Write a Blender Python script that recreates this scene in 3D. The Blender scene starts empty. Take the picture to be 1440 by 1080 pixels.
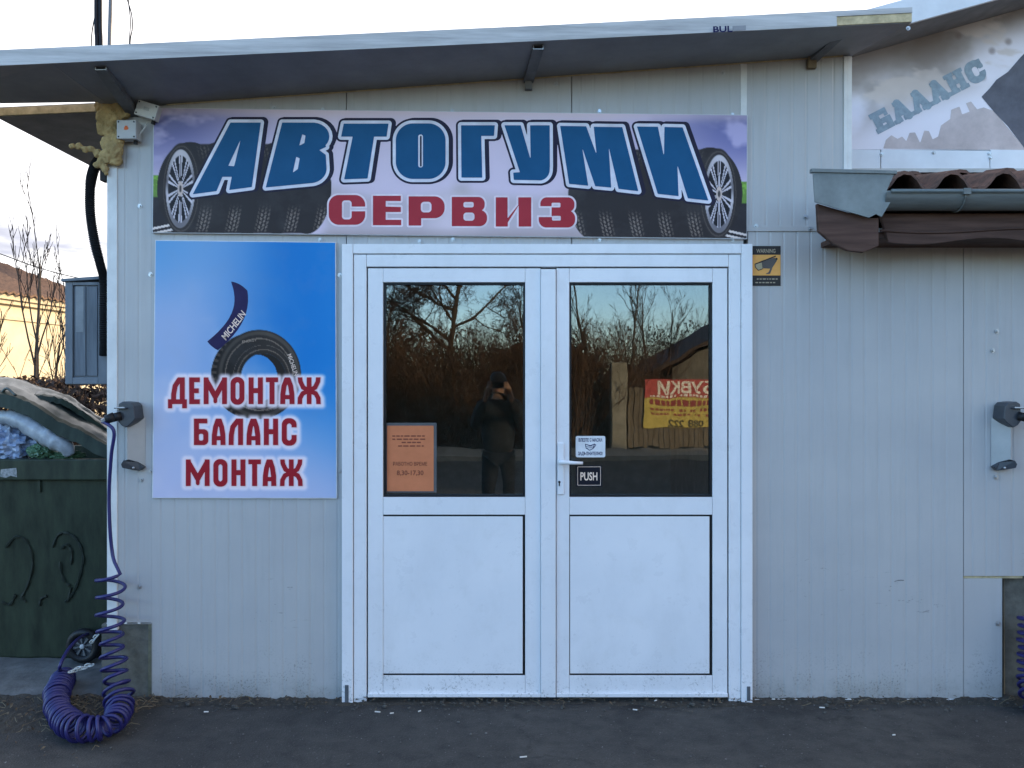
import bpy, bmesh, math, random
import numpy as np
from mathutils import Vector, Matrix, Euler, noise as mnoise
PI = math.pi
random.seed(7)
rng = np.random.default_rng(7)
C = bpy.context.scene.collection

# ------------------------------------------------------------------ camera, sky, sun, exposure
CAMY, CAMZ, FPX = -3.95, 1.57, 1120.0
cd = bpy.data.cameras.new('camera'); cam = bpy.data.objects.new('camera', cd); C.objects.link(cam)
cam.location = (0, CAMY, CAMZ); cam.rotation_euler = (PI/2, 0, 0)
cd.sensor_width = 36.0; cd.lens = 36.0*FPX/1440.0; cd.clip_start = 0.02; cd.clip_end = 2000
bpy.context.scene.camera = cam
SUN_EL, SUN_AZ = math.radians(11.0), math.radians(40.0)      # azimuth from +Y towards +X
w = bpy.data.worlds.new('World'); bpy.context.scene.world = w; w.use_nodes = True
nt = w.node_tree; bg = nt.nodes['Background']
sky = nt.nodes.new('ShaderNodeTexSky'); sky.sky_type = 'NISHITA'; sky.sun_disc = False
sky.sun_elevation = SUN_EL; sky.sun_rotation = SUN_AZ; sky.dust_density = 0.3; sky.air_density = 1.0; sky.ozone_density = 3.6
bg.inputs[1].default_value = 0.15
# thin high cloud on the sun's side of the sky, with a few greyer streaks low down
tc = nt.nodes.new('ShaderNodeTexCoord')
dp = nt.nodes.new('ShaderNodeVectorMath'); dp.operation = 'DOT_PRODUCT'; nt.links.new(tc.outputs['Generated'], dp.inputs[0])
dp.inputs[1].default_value = (math.sin(SUN_AZ)*math.cos(SUN_EL), math.cos(SUN_AZ)*math.cos(SUN_EL), math.sin(SUN_EL))
def wmap(src, a, b, c, d):
    r = nt.nodes.new('ShaderNodeMapRange'); r.interpolation_type = 'SMOOTHSTEP'
    for i, v in zip((1, 2, 3, 4), (a, b, c, d)): r.inputs[i].default_value = v
    nt.links.new(src, r.inputs[0]); return r.outputs[0]
def wmix(fac, a, b):
    x = nt.nodes.new('ShaderNodeMix'); x.data_type = 'RGBA'; nt.links.new(fac, x.inputs[0])
    for sk, v in ((x.inputs[6], a), (x.inputs[7], b)):
        if isinstance(v, tuple): sk.default_value = (*v, 1)
        else: nt.links.new(v, sk)
    return x.outputs[2]
mpn = nt.nodes.new('ShaderNodeMapping'); mpn.inputs['Scale'].default_value = (1, 1, 4.5); nt.links.new(tc.outputs['Generated'], mpn.inputs[0])
ns = nt.nodes.new('ShaderNodeTexNoise'); ns.inputs['Scale'].default_value = 3.2; ns.inputs['Detail'].default_value = 7; ns.inputs['Roughness'].default_value = .55; nt.links.new(mpn.outputs[0], ns.inputs[0])
sz = nt.nodes.new('ShaderNodeSeparateXYZ'); nt.links.new(tc.outputs['Generated'], sz.inputs[0])
lowm = nt.nodes.new('ShaderNodeMath'); lowm.operation = 'MULTIPLY'; nt.links.new(wmap(ns.outputs[0], .44, .58, 0, 1), lowm.inputs[0]); nt.links.new(wmap(sz.outputs[2], .14, .30, 1, .12), lowm.inputs[1])
cloud = wmix(lowm.outputs[0], (2.5, 2.4, 2.35), (.86, .82, .94))
tint = nt.nodes.new('ShaderNodeMix'); tint.data_type = 'RGBA'; tint.blend_type = 'MULTIPLY'; tint.inputs[0].default_value = 1; tint.inputs[7].default_value = (1.08, .975, .955, 1)
nt.links.new(sky.outputs[0], tint.inputs[6])
nt.links.new(wmix(wmap(dp.outputs['Value'], -.25, .25, 0, .94), tint.outputs[2], cloud), bg.inputs[0])
sd = bpy.data.lights.new('sun', 'SUN'); so = bpy.data.objects.new('sun', sd); C.objects.link(so)
sd.energy = 2.0; sd.angle = math.radians(0.6); sd.color = (1.0, 0.74, 0.44)
sdir = Vector((math.sin(SUN_AZ)*math.cos(SUN_EL), math.cos(SUN_AZ)*math.cos(SUN_EL), math.sin(SUN_EL)))
so.rotation_euler = (-sdir).to_track_quat('-Z', 'Y').to_euler(); so.location = (8, 6, 6)
vs = bpy.context.scene.view_settings
vs.view_transform = 'Standard'; vs.look = 'None'; vs.gamma = 1.0; vs.use_curve_mapping = False
vs.exposure = 2.4

# ------------------------------------------------------------------ helpers
def W(px, py, y=0.0):
    s = (y - CAMY)/FPX
    return Vector(((px-720)*s, y, CAMZ-(py-540)*s))
S0 = 1/ (FPX/(-CAMY))                       # metres per photo pixel on the facade plane
def lin(c):
    return tuple((v/255/12.92 if v/255 <= .04045 else ((v/255+.055)/1.055)**2.4) for v in c)
ILL = (0.47, 0.655, 0.94)
def A(r, g, b, k=1.0):                       # a print colour measured on the shaded facade, light divided out
    c = [max(.004, v/i*k) for v, i in zip(lin((r, g, b)), ILL)]; q = max(1, max(c)/.86)
    return tuple(v/q for v in c)

def node_mat(name):
    m = bpy.data.materials.new(name); m.use_nodes = True
    n = m.node_tree.nodes; l = m.node_tree.links
    return m, n, l, n['Principled BSDF']
def noise_node(n, l, scale, detail=4, rough=.6, stretch=None, dist=0.0):
    g = n.new('ShaderNodeNewGeometry')
    t = n.new('ShaderNodeTexNoise'); t.inputs['Scale'].default_value = scale; t.inputs['Detail'].default_value = detail
    t.inputs['Roughness'].default_value = rough; t.inputs['Distortion'].default_value = dist
    src = g.outputs['Position']
    if stretch:
        mp = n.new('ShaderNodeMapping'); mp.inputs['Scale'].default_value = stretch
        l.new(src, mp.inputs[0]); src = mp.outputs[0]
    l.new(src, t.inputs['Vector']); return t
def maprange(n, l, src, a, b, c=0.0, d=1.0, smooth=False):
    r = n.new('ShaderNodeMapRange'); r.clamp = True
    if smooth: r.interpolation_type = 'SMOOTHSTEP'
    for i, v in zip((1, 2, 3, 4), (a, b, c, d)): r.inputs[i].default_value = v
    l.new(src, r.inputs[0]); return r.outputs[0]
def mix(n, l, fac, a, b):
    x = n.new('ShaderNodeMix'); x.data_type = 'RGBA'
    if isinstance(fac, (int, float)): x.inputs[0].default_value = fac
    else: l.new(fac, x.inputs[0])
    for sk, v in ((x.inputs[6], a), (x.inputs[7], b)):
        if isinstance(v, tuple): sk.default_value = (*v[:3], 1)
        else: l.new(v, sk)
    return x.outputs[2]
def mul(n, l, a, b):
    x = n.new('ShaderNodeMath'); x.operation = 'MULTIPLY'
    for sk, v in ((x.inputs[0], a), (x.inputs[1], b)):
        if isinstance(v, (int, float)): sk.default_value = v
        else: l.new(v, sk)
    return x.outputs[0]
def bump(n, l, h, strength, dist, b):
    x = n.new('ShaderNodeBump'); x.inputs['Strength'].default_value = strength; x.inputs['Distance'].default_value = dist
    l.new(h, x.inputs['Height']); l.new(x.outputs[0], b.inputs['Normal'])

def mat(name, col, rough=.5, metal=0.0, var=.18, scale=9.0, bmp=0.0, bscale=60.0, spec=.3, stretch=None, col2=None):
    m, n, l, b = node_mat(name)
    if name.split('_')[0] in ('banner', 'poster', 'black', 'warning', 'camera', 'orange', 'navy') and 'rubber' not in name: spec = min(spec, .12)
    t = noise_node(n, l, scale, 6, .65, stretch)
    c2 = col2 or tuple(v*(1-var) for v in col); c1 = tuple(min(.95, v*(1+var*.5)) for v in col) if not col2 else col
    l.new(mix(n, l, maprange(n, l, t.outputs[0], .32, .68), c1, c2), b.inputs['Base Color'])
    l.new(maprange(n, l, t.outputs[0], .3, .7, max(.03, rough-.07), min(1, rough+.09)), b.inputs['Roughness'])
    b.inputs['Metallic'].default_value = metal; b.inputs['Specular IOR Level'].default_value = spec
    if bmp:
        t2 = noise_node(n, l, bscale, 5, .6); bump(n, l, t2.outputs[0], bmp, .004, b)
    return m

class MB:
    def __init__(s): s.v = []; s.f = []
    def add(s, vs, fs):
        o = len(s.v); s.v += [tuple(p) for p in vs]; s.f += [tuple(i+o for i in f) for f in fs]; return s
    def box(s, x0, x1, y0, y1, z0, z1):
        return s.add([(x0,y0,z0),(x1,y0,z0),(x1,y1,z0),(x0,y1,z0),(x0,y0,z1),(x1,y0,z1),(x1,y1,z1),(x0,y1,z1)],
                     [(0,3,2,1),(4,5,6,7),(0,1,5,4),(1,2,6,5),(2,3,7,6),(3,0,4,7)])
    def pbox(s, px0, py0, px1, py1, yf, yb, yref=0.0):      # box whose outline is measured on the plane y = yref
        a = W(px0, py1, yref); b = W(px1, py0, yref)
        return s.box(a.x, b.x, yf, yb, a.z, b.z)
    def prism(s, pts, yf, yb):                              # pts: (x,z) outline, extruded along y
        k = len(pts)
        vs = [(x, yf, z) for x, z in pts]+[(x, yb, z) for x, z in pts]
        fs = [tuple(range(k)), tuple(range(2*k-1, k-1, -1))]+[(i, i+k, (i+1) % k+k, (i+1) % k) for i in range(k)]
        return s.add(vs, fs)
    def pprism(s, pts, yf, yb, yref=None):
        q = [W(a, b, yf if yref is None else yref) for a, b in pts]
        return s.prism([(p.x, p.z) for p in q], yf, yb)
    def hexa(s, low, high):                                 # two quads of 4 points joined
        return s.add(list(low)+list(high), [(3,2,1,0),(4,5,6,7),(0,1,5,4),(1,2,6,5),(2,3,7,6),(3,0,4,7)])
    def tube(s, pts, r, sides=8, caps=True, close=False):
        P = [Vector(p) for p in pts]; n = len(P); R = r if hasattr(r, '__len__') else [r]*n
        up = None; base = len(s.v)
        for i in range(n):
            t = (P[min(i+1, n-1)]-P[max(i-1, 0)])
            if t.length < 1e-9: t = Vector((0, 0, 1))
            t.normalize()
            if up is None: up = Vector((0, 0, 1)) if abs(t.z) < .9 else Vector((1, 0, 0))
            a = up - t*up.dot(t)
            if a.length < 1e-5: a = t.orthogonal()
            a.normalize(); up = a; b = t.cross(a)
            for k in range(sides):
                q = P[i]+(a*math.cos(2*PI*k/sides)+b*math.sin(2*PI*k/sides))*R[i]; s.v.append(tuple(q))
        for i in range(n-1):
            for k in range(sides):
                k2 = (k+1) % sides; o = base+i*sides
                s.f.append((o+k, o+k2, o+sides+k2, o+sides+k))
        if caps:
            s.f.append(tuple(base+k for k in reversed(range(sides)))); s.f.append(tuple(base+(n-1)*sides+k for k in range(sides)))
        return s
    def cyl(s, c, axis, r, h, sides=20, r2=None):
        c = Vector(c); ax = Vector(axis).normalized()
        return s.tube([c-ax*h/2, c+ax*h/2], [r, r if r2 is None else r2], sides)
    def ball(s, c, r, n=8, sc=(1,1,1), nz=0.0, ns=3.0):
        o = len(s.v); c = Vector(c)
        for i in range(n+1):
            th = PI*i/n
            for k in range(2*n):
                ph = PI*k/n; d = Vector((math.sin(th)*math.cos(ph)*sc[0], math.sin(th)*math.sin(ph)*sc[1], math.cos(th)*sc[2]))
                rr = r*(1+nz*mnoise.noise((c+d*r)*ns)) if nz else r
                s.v.append(tuple(c+d*rr))
        for i in range(n):
            for k in range(2*n):
                k2 = (k+1) % (2*n); s.f.append((o+i*2*n+k, o+(i+1)*2*n+k, o+(i+1)*2*n+k2, o+i*2*n+k2))
        return s
    def build(s, name, m, parent=None, smooth=False, bevel=0.0, seg=2):
        me = bpy.data.meshes.new(name); me.from_pydata(s.v, [], s.f); me.validate(); me.update()
        if m: me.materials.append(m)
        if smooth:
            me.polygons.foreach_set('use_smooth', [True]*len(me.polygons))
        o = bpy.data.objects.new(name, me); C.objects.link(o)
        if parent is not None:
            o.parent = parent; o.location = -abs_loc(parent)
        if bevel:
            md = o.modifiers.new('bevel', 'BEVEL'); md.width = bevel; md.segments = seg; md.limit_method = 'ANGLE'; md.angle_limit = math.radians(40)
        return o
def abs_loc(o):
    v = Vector(o.location)
    while o.parent is not None:
        o = o.parent; v += Vector(o.location)
    return v
def thing(name, label, cat, loc=(0,0,0), group=None):
    o = bpy.data.objects.new(name, None); C.objects.link(o); o.location = loc; o.empty_display_size = .1
    o['label'] = label; o['category'] = cat
    if group: o['group'] = group
    return o
def tag(o, label, cat, group=None):
    o['label'] = label; o['category'] = cat
    if group: o['group'] = group
    return o
def kind(o, k): o['kind'] = k; return o
def smooth_by_angle(o, deg=40):
    me = o.data; me.polygons.foreach_set('use_smooth', [True]*len(me.polygons))
    try: me.set_sharp_from_angle(angle=math.radians(deg))
    except Exception: pass
    return o

# ---- flat print: signed distance shapes in photo pixels, turned into clean edged sheets
def sd_poly(*rings):
    def f(X, Y):
        d = np.full(X.shape, 1e9); ins = np.zeros(X.shape, bool)
        for ring in rings:
            k = len(ring)
            for i in range(k):
                (x0, y0), (x1, y1) = ring[i], ring[(i+1) % k]
                ex, ey = x1-x0, y1-y0; L = ex*ex+ey*ey+1e-12
                t = np.clip(((X-x0)*ex+(Y-y0)*ey)/L, 0, 1)
                d = np.minimum(d, np.hypot(X-x0-t*ex, Y-y0-t*ey))
                if abs(ey) > 1e-12:
                    c = ((y0 <= Y) != (y1 <= Y)) & (X < x0+(Y-y0)*ex/ey); ins ^= c
        return np.where(ins, -d, d)
    return f
def sd_line(pts, hw):
    def f(X, Y):
        d = np.full(X.shape, 1e9)
        for (x0, y0), (x1, y1) in zip(pts[:-1], pts[1:]):
            ex, ey = x1-x0, y1-y0; L = ex*ex+ey*ey+1e-12
            t = np.clip(((X-x0)*ex+(Y-y0)*ey)/L, 0, 1)
            d = np.minimum(d, np.hypot(X-x0-t*ex, Y-y0-t*ey))
        return d-hw
    return f
def sd_rr(x0, y0, x1, y1, r):
    def f(X, Y):
        qx = np.abs(X-(x0+x1)/2)-(x1-x0)/2+r; qy = np.abs(Y-(y0+y1)/2)-(y1-y0)/2+r
        return np.hypot(np.maximum(qx, 0), np.maximum(qy, 0))+np.minimum(np.maximum(qx, qy), 0)-r
    return f
def sd_ell(cx, cy, rx, ry):
    def f(X, Y):
        k = np.hypot((X-cx)/rx, (Y-cy)/ry); return (k-1)*min(rx, ry)
    return f
def U(*fs): return lambda X, Y: np.minimum.reduce([f(X, Y) for f in fs])
def SUB(a, *bs): return lambda X, Y: np.maximum.reduce([a(X, Y)]+[-b(X, Y) for b in bs])
def AND(a, b): return lambda X, Y: np.maximum(a(X, Y), b(X, Y))
def rect(x0, y0, x1, y1): return sd_poly([(x0, y0), (x1, y0), (x1, y1), (x0, y1)])

def shape_faces(f, bbox, step, off=0.0, mapper=None):
    x0, y0, x1, y1 = bbox
    xs = np.arange(x0, x1+step, step); ys = np.arange(y0, y1+step, step)
    X, Y = np.meshgrid(xs, ys); D = f(X, Y)-off
    I = D < 0; mb_v = []; mb_f = []
    def put(p):
        mb_v.append(p); return len(mb_v)-1
    full = I[:-1,:-1] & I[1:,:-1] & I[:-1,1:] & I[1:,1:]
    anyc = I[:-1,:-1] | I[1:,:-1] | I[:-1,1:] | I[1:,1:]
    for j in range(full.shape[0]):
        row = full[j]; i = 0
        idx = np.flatnonzero(np.diff(np.concatenate(([0], row.astype(np.int8), [0]))))
        for a, b in zip(idx[::2], idx[1::2]):
            q = [put((xs[a], ys[j])), put((xs[a], ys[j+1])), put((xs[b], ys[j+1])), put((xs[b], ys[j]))]; mb_f.append(q)
        for i in np.flatnonzero(anyc[j] & ~row):
            cs = [(i, j), (i, j+1), (i+1, j+1), (i+1, j)]; poly = []
            for k in range(4):
                (a, b), (c, d) = cs[k], cs[(k+1) % 4]; da, db = D[b, a], D[d, c]
                if da < 0: poly.append((xs[a], ys[b]))
                if (da < 0) != (db < 0):
                    t = da/(da-db); poly.append((xs[a]+t*(xs[c]-xs[a]), ys[b]+t*(ys[d]-ys[b])))
            if len(poly) >= 3: mb_f.append([put(p) for p in poly])
    return mb_v, mb_f
def shape_obj(name, f, bbox, y, m, parent, step=.7, off=0.0, mp=None, yoff=None):
    v, fc = shape_faces(f, bbox, step, off)
    mb = MB(); mp = mp or (lambda a, b: W(a, b, y))
    mb.add([mp(a, b) for a, b in v], fc)
    return mb.build(name, m, parent)
def print_sheet(name, rc, y, fn, parent, res=1.6, rough=.35, mp=None, m=None, keep=None):
    x0, y0, x1, y1 = rc
    nx = max(2, int((x1-x0)/res)); ny = max(2, int((y1-y0)/res))
    X, Y = np.meshgrid(np.linspace(x0, x1, nx), np.linspace(y0, y1, ny))
    col = fn(X, Y)                                             # photo sRGB 0..255, shape (ny,nx,3)
    c = np.clip(col/255, 0, 1); c = np.where(c <= .04045, c/12.92, ((c+.055)/1.055)**2.4)/np.array(ILL)
    c = np.clip(c/np.maximum(1, c.max(-1, keepdims=True)/.86), .004, .88)
    mp = mp or (lambda a, b: W(a, b, y))
    verts = [mp(a, b) for a, b in zip(X.ravel(), Y.ravel())]
    idx = np.arange(nx*ny).reshape(ny, nx)
    faces = np.stack([idx[:-1,:-1], idx[1:,:-1], idx[1:,1:], idx[:-1,1:]], -1).reshape(-1, 4)
    if keep is not None: faces = faces[keep(X, Y).ravel()[faces].all(1)]
    faces = faces.tolist()
    mb = MB(); mb.add(verts, faces); o = mb.build(name, m or PRINT, parent)
    at = o.data.color_attributes.new('print', 'FLOAT_COLOR', 'POINT')
    at.data.foreach_set('color', np.concatenate([c.reshape(-1, 3), np.ones((nx*ny, 1))], 1).astype(np.float32).ravel())
    return o
def vnoise(X, Y, sc, seed=0, oct=4):
    r = np.random.default_rng(seed); out = np.zeros(X.shape); amp = 1; tot = 0
    for o in range(oct):
        g = r.random((64, 64)); u = X/sc*2**o; v = Y/sc*2**o
        iu = np.floor(u).astype(int); iv = np.floor(v).astype(int); fu = u-iu; fv = v-iv
        fu = fu*fu*(3-2*fu); fv = fv*fv*(3-2*fv); iu %= 64; iv %= 64; i2 = (iu+1) % 64; v2 = (iv+1) % 64
        out += amp*((g[iv, iu]*(1-fu)+g[iv, i2]*fu)*(1-fv)+(g[v2, iu]*(1-fu)+g[v2, i2]*fu)*fv); tot += amp; amp *= .5
    return out/tot
def ss(a, b, x):
    t = np.clip((x-a)/(b-a), 0, 1); return t*t*(3-2*t)
def lerp(c, d, t): return c*(1-t[..., None])+np.array(d, float)*t[..., None]

def text_obj(name, s, h, px, py, y, m, parent, rot=0.0, bold=0.0, sx=1.0, mirror=False, mp=None, shear=0.0, facing=1):
    """flat lettering from the built-in font, cap height h photo pixels, centred on px,py"""
    cu = bpy.data.curves.new('t', 'FONT'); cu.body = s; cu.size = 1; cu.offset = bold; cu.align_x = 'CENTER'; cu.shear = shear
    cu.resolution_u = 3
    ob = bpy.data.objects.new('t', cu); C.objects.link(ob)
    dg = bpy.context.evaluated_depsgraph_get(); me0 = ob.evaluated_get(dg).to_mesh()
    vs_ = [tuple(v.co) for v in me0.vertices]; fs_ = [tuple(p.vertices) for p in me0.polygons]
    ob.evaluated_get(dg).to_mesh_clear(); bpy.data.objects.remove(ob); bpy.data.curves.remove(cu)
    k = h/.73; ca, sa = math.cos(rot), math.sin(rot); mb = MB(); out = []
    for x, yy, _ in vs_:
        a = x*k*sx; b = (.365-yy)*k
        a, b = a*ca-b*sa, a*sa+b*ca
        out.append(mp(px+a, py+b) if mp else W(px+a, py+b, y))
    mb.add(out, fs_)
    return mb.build(name, m, parent)

# ------------------------------------------------------------------ materials
def wall_material():
    m, n, l, b = node_mat('painted_steel_panel')
    g = n.new('ShaderNodeNewGeometry'); sp = n.new('ShaderNodeSeparateXYZ'); l.new(g.outputs['Position'], sp.inputs[0])
    big = noise_node(n, l, 1.4, 5, .6); streak = noise_node(n, l, 7, 5, .7, (3.2, 1, .22))
    c = mix(n, l, maprange(n, l, big.outputs[0], .35, .65), (.455, .44, .42), (.40, .392, .385))
    c = mix(n, l, mul(n, l, maprange(n, l, streak.outputs[0], .50, .78), .22), c, (.27, .265, .24))
    # splashed dirt: dense specks at the foot, a few scuffs at knee height
    sp1 = noise_node(n, l, 95, 3, .7); sp2 = noise_node(n, l, 7, 4, .7)
    foot = maprange(n, l, sp.outputs[2], .02, .36, 1, 0, True)
    fm = mul(n, l, mul(n, l, maprange(n, l, sp1.outputs[0], .54, .63), maprange(n, l, sp2.outputs[0], .44, .62)), foot)
    c = mix(n, l, mul(n, l, fm, .85), c, (.10, .10, .09))
    c = mix(n, l, mul(n, l, mul(n, l, maprange(n, l, sp.outputs[2], 0, .16, 1, 0, True), maprange(n, l, sp2.outputs[0], .3, .6)), .55), c, (.20, .20, .175))
    sc = noise_node(n, l, 26, 5, .75, (.55, 1, 1.5), .6); sc2 = noise_node(n, l, 2.3, 2, .5)
    knee = mul(n, l, maprange(n, l, sp.outputs[2], .30, .5, 0, 1, True), maprange(n, l, sp.outputs[2], .6, .8, 1, 0, True))
    sm = mul(n, l, mul(n, l, maprange(n, l, sc.outputs[0], .62, .67), maprange(n, l, sc2.outputs[0], .47, .60)), knee)
    c = mix(n, l, mul(n, l, sm, .8), c, (.09, .09, .085))
    l.new(c, b.inputs['Base Color']); b.inputs['Roughness'].default_value = .42
    l.new(maprange(n, l, streak.outputs[0], .3, .7, .34, .55), b.inputs['Roughness'])
    w1 = noise_node(n, l, 2.6, 3, .5); bump(n, l, w1.outputs[0], .30, .03, b)
    return m
def upvc_material():
    m, n, l, b = node_mat('white_upvc')
    g = n.new('ShaderNodeNewGeometry'); sp = n.new('ShaderNodeSeparateXYZ'); l.new(g.outputs['Position'], sp.inputs[0])
    big = noise_node(n, l, 2.1, 5, .6); fine = noise_node(n, l, 80, 4, .75); md = noise_node(n, l, 9, 5, .7)
    c = mix(n, l, maprange(n, l, big.outputs[0], .35, .65), (.80, .785, .78), (.735, .73, .735))
    c = mix(n, l, mul(n, l, maprange(n, l, md.outputs[0], .55, .8), .25), c, (.55, .54, .50))
    foot = maprange(n, l, sp.outputs[2], .03, .26, 1, 0, True)
    fm = mul(n, l, mul(n, l, maprange(n, l, fine.outputs[0], .54, .64), maprange(n, l, md.outputs[0], .42, .6)), foot)
    c = mix(n, l, mul(n, l, fm, .75), c, (.14, .135, .12))
    spl = noise_node(n, l, 38, 5, .8); low = maprange(n, l, sp.outputs[2], .08, .75, 1, 0, True)
    c = mix(n, l, mul(n, l, mul(n, l, maprange(n, l, spl.outputs[0], .60, .68), maprange(n, l, md.outputs[0], .5, .66)), mul(n, l, low, .55)), c, (.24, .23, .21))
    smr = noise_node(n, l, 4.2, 5, .7, (1, 1, .4)); c = mix(n, l, mul(n, l, maprange(n, l, smr.outputs[0], .5, .75), .16), c, (.42, .41, .38))
    l.new(c, b.inputs['Base Color']); l.new(maprange(n, l, md.outputs[0], .3, .7, .24, .40), b.inputs['Roughness'])
    return m
def glass_material():
    m = bpy.data.materials.new('double_glazing'); m.use_nodes = True; n = m.node_tree.nodes; l = m.node_tree.links
    n.remove(n['Principled BSDF']); out = n['Material Output']
    gl = n.new('ShaderNodeBsdfGlossy'); gl.inputs['Roughness'].default_value = .006; gl.inputs['Color'].default_value = (.92, .97, 1, 1)
    tr = n.new('ShaderNodeBsdfTransparent'); tr.inputs['Color'].default_value = (.80, .83, .81, 1)
    fr = n.new('ShaderNodeFresnel'); fr.inputs['IOR'].default_value = 1.52
    t = noise_node(n, l, 3.1, 2, .5); bp = n.new('ShaderNodeBump'); bp.inputs['Strength'].default_value = .03; bp.inputs['Distance'].default_value = .02
    l.new(t.outputs[0], bp.inputs['Height']); l.new(bp.outputs[0], gl.inputs['Normal'])
    mx = n.new('ShaderNodeMixShader'); l.new(maprange(n, l, fr.outputs[0], 0, 1, .06, 1.0), mx.inputs[0])
    l.new(tr.outputs[0], mx.inputs[1]); l.new(gl.outputs[0], mx.inputs[2]); l.new(mx.outputs[0], out.inputs[0])
    return m
def asphalt_material():
    m, n, l, b = node_mat('worn_asphalt')
    big = noise_node(n, l, .9, 6, .65); mid = noise_node(n, l, 11, 6, .7); fine = noise_node(n, l, 140, 3, .7)
    vo = n.new('ShaderNodeTexVoronoi'); vo.inputs['Scale'].default_value = 120; g = n.new('ShaderNodeNewGeometry'); l.new(g.outputs['Position'], vo.inputs['Vector'])
    sp = noise_node(n, l, 55, 2, .5)
    c = mix(n, l, maprange(n, l, big.outputs[0], .35, .68), (.046, .044, .041), (.072, .067, .060))
    c = mix(n, l, mul(n, l, maprange(n, l, mid.outputs[0], .42, .66), .65), c, (.030, .029, .028))
    c = mix(n, l, mul(n, l, maprange(n, l, fine.outputs[0], .58, .70), .55), c, (.15, .145, .135))
    c = mix(n, l, mul(n, l, maprange(n, l, sp.outputs[0], .73, .76), .8), c, (.30, .29, .27))
    l.new(c, b.inputs['Base Color']); b.inputs['Roughness'].default_value = .92; b.inputs['Specular IOR Level'].default_value = .25
    wv = noise_node(n, l, 3.0, 4, .6); va = n.new('ShaderNodeVectorMath'); va.operation = 'MULTIPLY_ADD'; l.new(wv.outputs['Color'], va.inputs[0]); va.inputs[1].default_value = (.35, .35, 0); l.new(g.outputs['Position'], va.inputs[2])
    cr = n.new('ShaderNodeTexVoronoi'); cr.feature = 'DISTANCE_TO_EDGE'; cr.inputs['Scale'].default_value = .85; l.new(va.outputs[0], cr.inputs['Vector'])
    crm = mul(n, l, maprange(n, l, cr.outputs['Distance'], .001, .005, 1, 0), maprange(n, l, big.outputs[0], .54, .62)); c = mix(n, l, mul(n, l, crm, .35), c, (.014, .013, .012))
    oil = noise_node(n, l, 2.4, 3, .6); c = mix(n, l, mul(n, l, maprange(n, l, oil.outputs[0], .60, .68), .45), c, (.026, .025, .025))
    dust = noise_node(n, l, 1.5, 5, .7, (1, 2.5, 1)); c = mix(n, l, mul(n, l, maprange(n, l, dust.outputs[0], .5, .72), .45), c, (.115, .105, .09)); l.new(c, b.inputs['Base Color'])
    a = n.new('ShaderNodeMath'); a.operation = 'ADD'; l.new(vo.outputs['Distance'], a.inputs[0]); l.new(mid.outputs[0], a.inputs[1])
    bump(n, l, a.outputs[0], .55, .005, b)
    return m
def attr_material():
    m, n, l, b = node_mat('printed_vinyl')
    at = n.new('ShaderNodeVertexColor'); at.layer_name = 'print'
    t = noise_node(n, l, 5, 5, .6)
    c = mix(n, l, mul(n, l, maprange(n, l, t.outputs[0], .5, .8), .10), at.outputs[0], (.35, .34, .33))
    l.new(c, b.inputs['Base Color']); l.new(maprange(n, l, t.outputs[0], .3, .7, .34, .46), b.inputs['Roughness']); b.inputs['Specular IOR Level'].default_value = .14
    w1 = noise_node(n, l, 1.6, 2, .5); bump(n, l, w1.outputs[0], .10, .02, b)
    return m
WALL = wall_material(); UPVC = upvc_material(); GLASS = glass_material(); ASPH = asphalt_material(); PRINT = attr_material()
TRIM = mat('white_trim_sheet', (.70, .69, .66), .4, var=.14, scale=6)
SOFFIT = mat('grey_soffit_sheet', (.27, .275, .28), .5, var=.2, scale=3)
FASCIA = mat('weathered_fascia_sheet', (.47, .46, .445), .45, var=.35, scale=5, stretch=(.4, 1, 6))
STEEL = mat('painted_steel_tube', (.16, .165, .17), .5, var=.3)
TUBE_EDGE = mat('bare_steel_edge', (.42, .42, .42), .4, metal=.6)
BLACK = mat('black_rubber', (.012, .012, .013), .5, var=.2)
DARK = mat('dark_interior', (.03, .03, .032), .8)
FOAM = mat('aged_polyurethane_foam', (.46, .33, .15), .9, var=.35, scale=14, bmp=1.0, bscale=160)
FOAM_PALE = mat('cut_foam_edge', (.55, .45, .27), .9, var=.35, scale=20, bmp=.5)
SCREWM = mat('zinc_screw', (.5, .5, .5), .35, metal=.8)
BOXM = mat('grey_junction_box', (.50, .50, .49), .45, var=.08)
BOXM2 = mat('white_junction_box', (.60, .59, .55), .45, var=.08)
ORANGE = mat('orange_sticker', (.75, .16, .05), .5)
ROOM = mat('workshop_wall', (.50, .49, .46), .8)

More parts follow.
